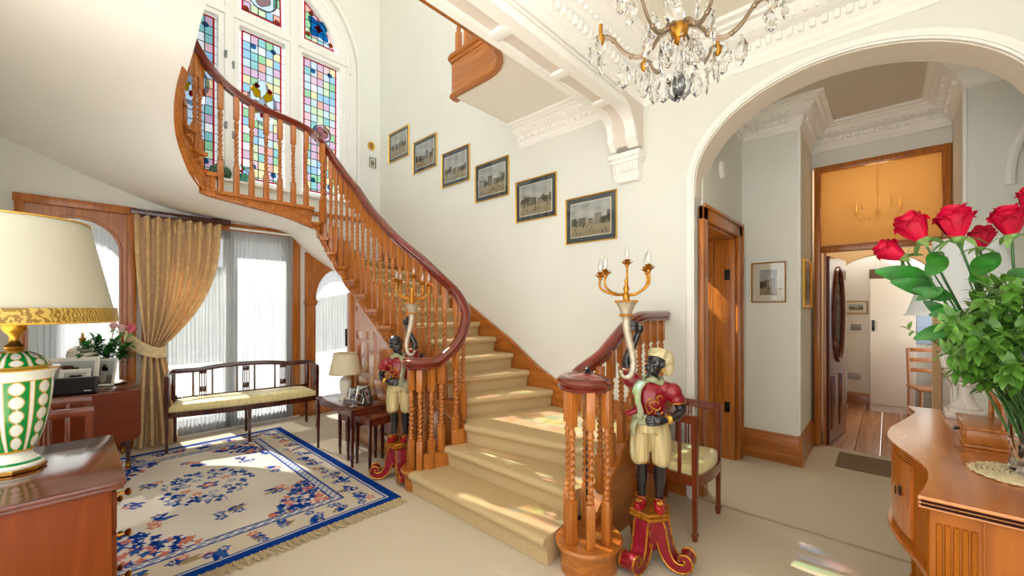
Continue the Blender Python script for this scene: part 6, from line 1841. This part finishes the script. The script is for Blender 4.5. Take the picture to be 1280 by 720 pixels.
    T(mb, catmull([(-.05, -.05, 1.035), (-.075, -.06, 1.0), (-.09, -.07, .96)], 5), [.02, .022, .022, .022, .022, .022, .02, .018, .016, .012, .006], 8, flat=.6)
    n = 30
    for dz, rr in ((.805, .094), (.826, .091)):
        T(mb, [(rr*math.cos(2*PI*k/n), rr*.86*math.sin(2*PI*k/n), dz+.006*math.sin(4*PI*k/n+dz*90)) for k in range(n)], .016, 8, closed=True)
    T(mb, catmull([(-.07, -.07, .82), (-.09, -.085, .78), (-.085, -.09, .73)], 5), [.02, .024, .026, .026, .026, .026, .024, .022, .02, .016, .01], 8, flat=.5)
    remesh(mb.build('sash_and_collar', SASH, t, ang=80), .005, 2)
    # pantaloons
    mb = MB()
    T(mb, [(0, 0, .825), (0, 0, .79), (0, 0, .74)], [.075, .088, .085], 18)
    for sx in (-1, 1):
        T(mb, [(sx*.035, 0, .80), (sx*.048, -.002, .74), (sx*.058, -.004, .67), (sx*.060, -.006, .61), (sx*.057, -.005, .575), (sx*.052, -.003, .556)], [.058, .062, .058, .055, .052, .042], 18)
    pn = remesh(mb.build('pantaloons', PANT, t, ang=80), .006, 3)
    mb = MB()
    for sx in (-1, 1): T(mb, [(sx*.052+.04*math.cos(2*PI*k/20), -.002+.04*math.sin(2*PI*k/20), .561) for k in range(20)], .006, 6, closed=True)
    mb.build('knee_bands', GILTR, pn, label='gilt knee bands')
    if not turban:
        mb = MB(); rq = random.Random(8)
        for k in range(150):
            a, b = rq.uniform(0, 2*PI), rq.uniform(-.15, PI/2); f = -.012+.05*math.cos(b)*math.cos(a)
            if math.cos(a)*math.cos(b) > .55 and b < .75: continue
            B(mb, hp(f, .05*math.cos(b)*math.sin(a), .02+.056*math.sin(b)), .011, 7, 5)
        remesh(mb.build('hair', SKIN, t, ang=80), .005, 1)
    # turban: wrapped crown with cloth falling at the back
    mb = MB()
    B(mb, (.046, .010, 1.178), (.058, .056, .040)); B(mb, (.080, .028, 1.158), (.050, .050, .050)); B(mb, (.094, .034, 1.110), (.036, .036, .056))
    for k in range(4):
        T(mb, catmull([hp(-.012-.008*k, -.048, .048+.008*k), hp(.026-.014*k, 0, .060+.008*k), hp(-.01, .056, .044+.008*k), hp(-.055, .03, .03)], 5), .010, 7)
    if turban: remesh(mb.build('turban', TURB, t, ang=80), .0055, 2)
    er = MB(); c = hp(-.004, -.058 if s > 0 else .058, -.03); er.tube([(c[0]*s+.010*math.cos(2*PI*k/14), c[1], c[2]+.012*math.sin(2*PI*k/14)) for k in range(14)], .003, 6, closed=True)
    er.build('earring', GOLD, t)
    br = MB(); br.lathe([(.0215, -.014), (.025, -.012), (.023, -.004), (.026, 0), (.023, .004), (.025, .012), (.0215, .014)], 18, M=Matrix.Translation(X((.098, -.071, .832))) @ frame_of(X((.04, .04, .01))))
    br.build('bracelet', GOLD, t)
    for sx in (-1, 1):
        mb = MB()
        T(mb, [(sx*.046, .03, .335), (sx*.047, .012, .336), (sx*.05, -.035, .333), (sx*.057, -.085, .33), (sx*.06, -.108, .335), (sx*.061, -.116, .352)], [.022, .031, .033, .03, .02, .008], 12)
        sh = mb.build('shoe', SHOE, t, ang=60)
        mb = MB()
        T(mb, [(sx*.05+.033*math.cos(2*PI*k/18), -.002+.036*math.sin(2*PI*k/18), .362) for k in range(18)], .004, 6, closed=True)
        for q in range(6): B(mb, (sx*.056+.011*math.cos(q), -.078+.011*math.sin(q), .362), .008, 8, 6)
        mb.build('rosette', GILTR, sh)
    # horn (cornucopia) and the candelabrum in it
    hpts = catmull([(-.150, -.095, 1.075), (-.135, -.1, 1.058), (-.105, -.1, 1.062), (-.088, -.098, 1.10), (-.086, -.095, 1.165), (-.105, -.088, 1.25), (-.122, -.082, 1.33), (-.126, -.08, 1.40)], 6)
    N = len(hpts)
    hn = MB(); T(hn, [tuple(p) for p in hpts], [.008+.017*(i/(N-1))**.8 for i in range(N)], 14)
    B(hn, (-.152, -.094, 1.082), .012)
    hc = (-.126*s, -.08)
    hn.lathe([(.024, 1.385), (.03, 1.40), (.034, 1.43), (.05, 1.465), (.062, 1.485), (.05, 1.492), (0, 1.488)], 24, M=Matrix.Translation((hc[0], hc[1], 0)))
    ho = hn.build('horn', HORN, t, ang=50, label='silvered horn held in the raised hand')
    mb = MB()
    for z, r, k_ in ((1.408, .034, 12), (1.487, .058, 18)):
        for k in range(k_):
            a = 2*PI*k/k_; mb.ball((hc[0]+r*math.cos(a), hc[1]+r*math.sin(a), z), (.009, .009, .008), 7, 5)
    mb.build('gadrooned_rim', GILTR, ho)
    cd = MB().lathe([(.024, 1.485), (.018, 1.50), (.022, 1.525), (.012, 1.54), (.018, 1.56), (.008, 1.59), (.012, 1.61), (0, 1.622)], 16, M=Matrix.Translation((hc[0], hc[1], 0))).build('candelabrum', GILTR, t)
    for ang, rad, zt_ in ((185, .145, 1.625), (212, .125, 1.635), (92, .05, 1.70), (-8, .125, 1.66), (20, .115, 1.655)):
        a = R(ang); ca, sa = math.cos(a)*s, math.sin(a)
        P = lambda r, z: (hc[0]+ca*r, hc[1]+sa*r, z)
        dip = .03 if rad > .1 else .0
        ar = MB().tube(catmull([P(.008, 1.53), P(rad*.35, 1.535-dip*.3), P(rad*.75, 1.54-dip*.2+(zt_-1.6)*.3), P(rad*1.02, 1.58+(zt_-1.64)*.6), P(rad, zt_)], 6), [.0085-.0025*k/24 for k in range(25)], 7)
        c = P(rad, zt_)
        for k in range(6):
            b = 2*PI*k/6+ang; leaf(ar, (c[0], c[1], c[2]-.004), (math.cos(b), math.sin(b), .35), (0, 0, 1), .044, .017, .3, -.25, 0, 5)
            leaf(ar, (c[0], c[1], c[2]+.008), (math.cos(b+.5), math.sin(b+.5), 1.1), (0, 0, 1), .036, .015, .3, .1, 0, 5)
        ar.lathe([(.006, -.015), (.012, -.006), (.009, .004), (.011, .034), (.009, .036), (0, .036)], 12, M=Matrix.Translation(c))
        ao = ar.build('arm', GILTR, cd, ang=60)
        MB().lathe([(.008, .036), (.0145, .054), (.016, .068), (.0125, .088), (.006, .106), (.002, .116), (0, .117)], 14, M=Matrix.Translation(c)).build('bulb', BULB, ao, label='clear candle bulb')
    # stand: three crimson scroll legs edged in gilt under a small gilt platform
    st = MB().lathe([(0, .262), (.09, .262), (.118, .272), (.124, .284), (.112, .292), (.122, .302), (.116, .314), (0, .316)], 6, M=mat4((0, -.02, 0), (0, 0, R(30)))).build('stand', GILTR, t, ang=25, label='gilt edged crimson stand on three scroll feet')
    MB().lathe([(.0, .085), (.055, .088), (.078, .13), (.085, .19), (.10, .263), (0, .265)], 6, M=mat4((0, -.02, 0), (0, 0, R(30)))).build('core', JACK, st, ang=25)
    for ang in (-118, -12, 112):
        sg = ang if s > 0 else 180-ang
        ctr = catmull([(.02, .262, 0), (.055, .225, 0), (.075, .165, 0), (.088, .11, 0), (.115, .06, 0), (.155, .037, 0), (.198, .045, 0), (.216, .075, 0), (.2, .1, 0), (.178, .092, 0), (.178, .075, 0)], 5)
        M_ = Matrix.Translation((0, -.02, 0)) @ Matrix.Rotation(R(sg), 4, 'Z')
        lo_, hi_ = [], []
        n = len(ctr)
        for i, p in enumerate(ctr):
            tg = (ctr[min(i+1, n-1)]-ctr[max(i-1, 0)]).normalized(); nn = Vector((-tg.y, tg.x, 0)); w = .036-.024*(i/(n-1))
            if i < 8: w += .02*(1-i/8)
            lo_.append(p-nn*w); hi_.append(p+nn*w)
        mb = MB(); vs = []
        for a_, b_ in zip(lo_, hi_):
            for q, yy in ((a_, -.043), (b_, -.043), (b_, .043), (a_, .043)): vs.append((q.x, yy, max(q.y, .004)))
        mb.add(vs, [(4*i+k, 4*i+(k+1) % 4, 4*(i+1)+(k+1) % 4, 4*(i+1)+k) for i in range(n-1) for k in range(4)]+[(0, 1, 2, 3), tuple(4*(n-1)+k for k in range(4))], 0, M_)
        lg = mb.build('leg', JACK, st, ang=40)
        mb = MB()
        for side in (lo_, hi_):
            for yy in (-.043, .043): mb.tube([(q.x, yy, max(q.y, .006)) for q in side], .006, 6, M=M_)
        mb.build('gilt_edge', GILTR, lg)
    mb = MB()
    mb.tube([(0, -.085, .25), (0, -.098, .22), (0, -.1, .18), (0, -.095, .15)], [.012, .012, .008, .004], 7); mb.ball((0, -.1, .135), (.010, .008, .016), 8, 6)
    mb.build('tassel', GILTR, st)
    return t
G_ = 'pair of painted torchere statues'
statue((-1.01, 2.27, 0), R(20), 1, 'large painted turbaned figure in crimson jacket raising candelabrum beside the right newel posts', G_)
statue((-3.10, 1.92, 0), R(42), -1, 'dark haired painted figure with candelabrum behind the left newel, next to the nest of tables', G_, False)
WORLD, GROUND, SUN, SAZ, SEL, EXPO = 1.0, 1.8, 16.0, 6., 44., .92
# ---------------------------------------------------------------- camera, light
cam = bpy.data.cameras.new('camera'); co = bpy.data.objects.new('camera', cam); COL.objects.link(co)
cam.sensor_width = 36.; cam.lens = 36*508/1280
cam.shift_y = 25/1280
cam.clip_start = .02
co.location = (0, 0, 1.45); co.rotation_euler = (R(90), 0, R(42.8))
scene.camera = co
w = bpy.data.worlds.new('sky'); scene.world = w; w.use_nodes = True
nt = w.node_tree; bg = nt.nodes['Background']
bg.inputs[1].default_value = WORLD
tc = nt.nodes.new('ShaderNodeTexCoord'); sp = nt.nodes.new('ShaderNodeSeparateXYZ'); nt.links.new(tc.outputs['Generated'], sp.inputs[0])
rp = nt.nodes.new('ShaderNodeValToRGB'); mr = nt.nodes.new('ShaderNodeMapRange'); mr.inputs[1].default_value = -.25; mr.inputs[2].default_value = .25
nt.links.new(sp.outputs[2], mr.inputs[0]); nt.links.new(mr.outputs[0], rp.inputs[0])
rp.color_ramp.elements[0].color = (GROUND, GROUND*.99, GROUND*.97, 1)      # sunlit paving below the horizon
rp.color_ramp.elements[1].color = (.97, .985, 1., 1)                         # bright hazy sky
nt.links.new(rp.outputs[0], bg.inputs[0])
sl = bpy.data.lights.new('sun', 'SUN'); so = bpy.data.objects.new('sun', sl); COL.objects.link(so)
sl.energy = SUN; sl.angle = R(.6); sl.color = (1, .95, .86)
d = Vector((math.cos(R(SAZ))*math.cos(R(SEL)), math.sin(R(SAZ))*math.cos(R(SEL)), -math.sin(R(SEL))))
so.rotation_euler = d.to_track_quat('-Z', 'Y').to_euler(); so.location = (-12, 0, 9)
scene.view_settings.view_transform = 'Standard'; scene.view_settings.look = 'None'
scene.view_settings.exposure = EXPO; scene.view_settings.gamma = 1.
scene.view_settings.use_curve_mapping = False
scene.cycles.max_bounces = 12; scene.cycles.diffuse_bounces = 5; scene.cycles.transparent_max_bounces = 24
scene.cycles.transmission_bounces = 8; scene.cycles.glossy_bounces = 4
scene.cycles.sample_clamp_indirect = 6.
scene.cycles.caustics_reflective = False; scene.cycles.caustics_refractive = False
scene.cycles.use_denoising = True
bpy.context.view_layer.update()
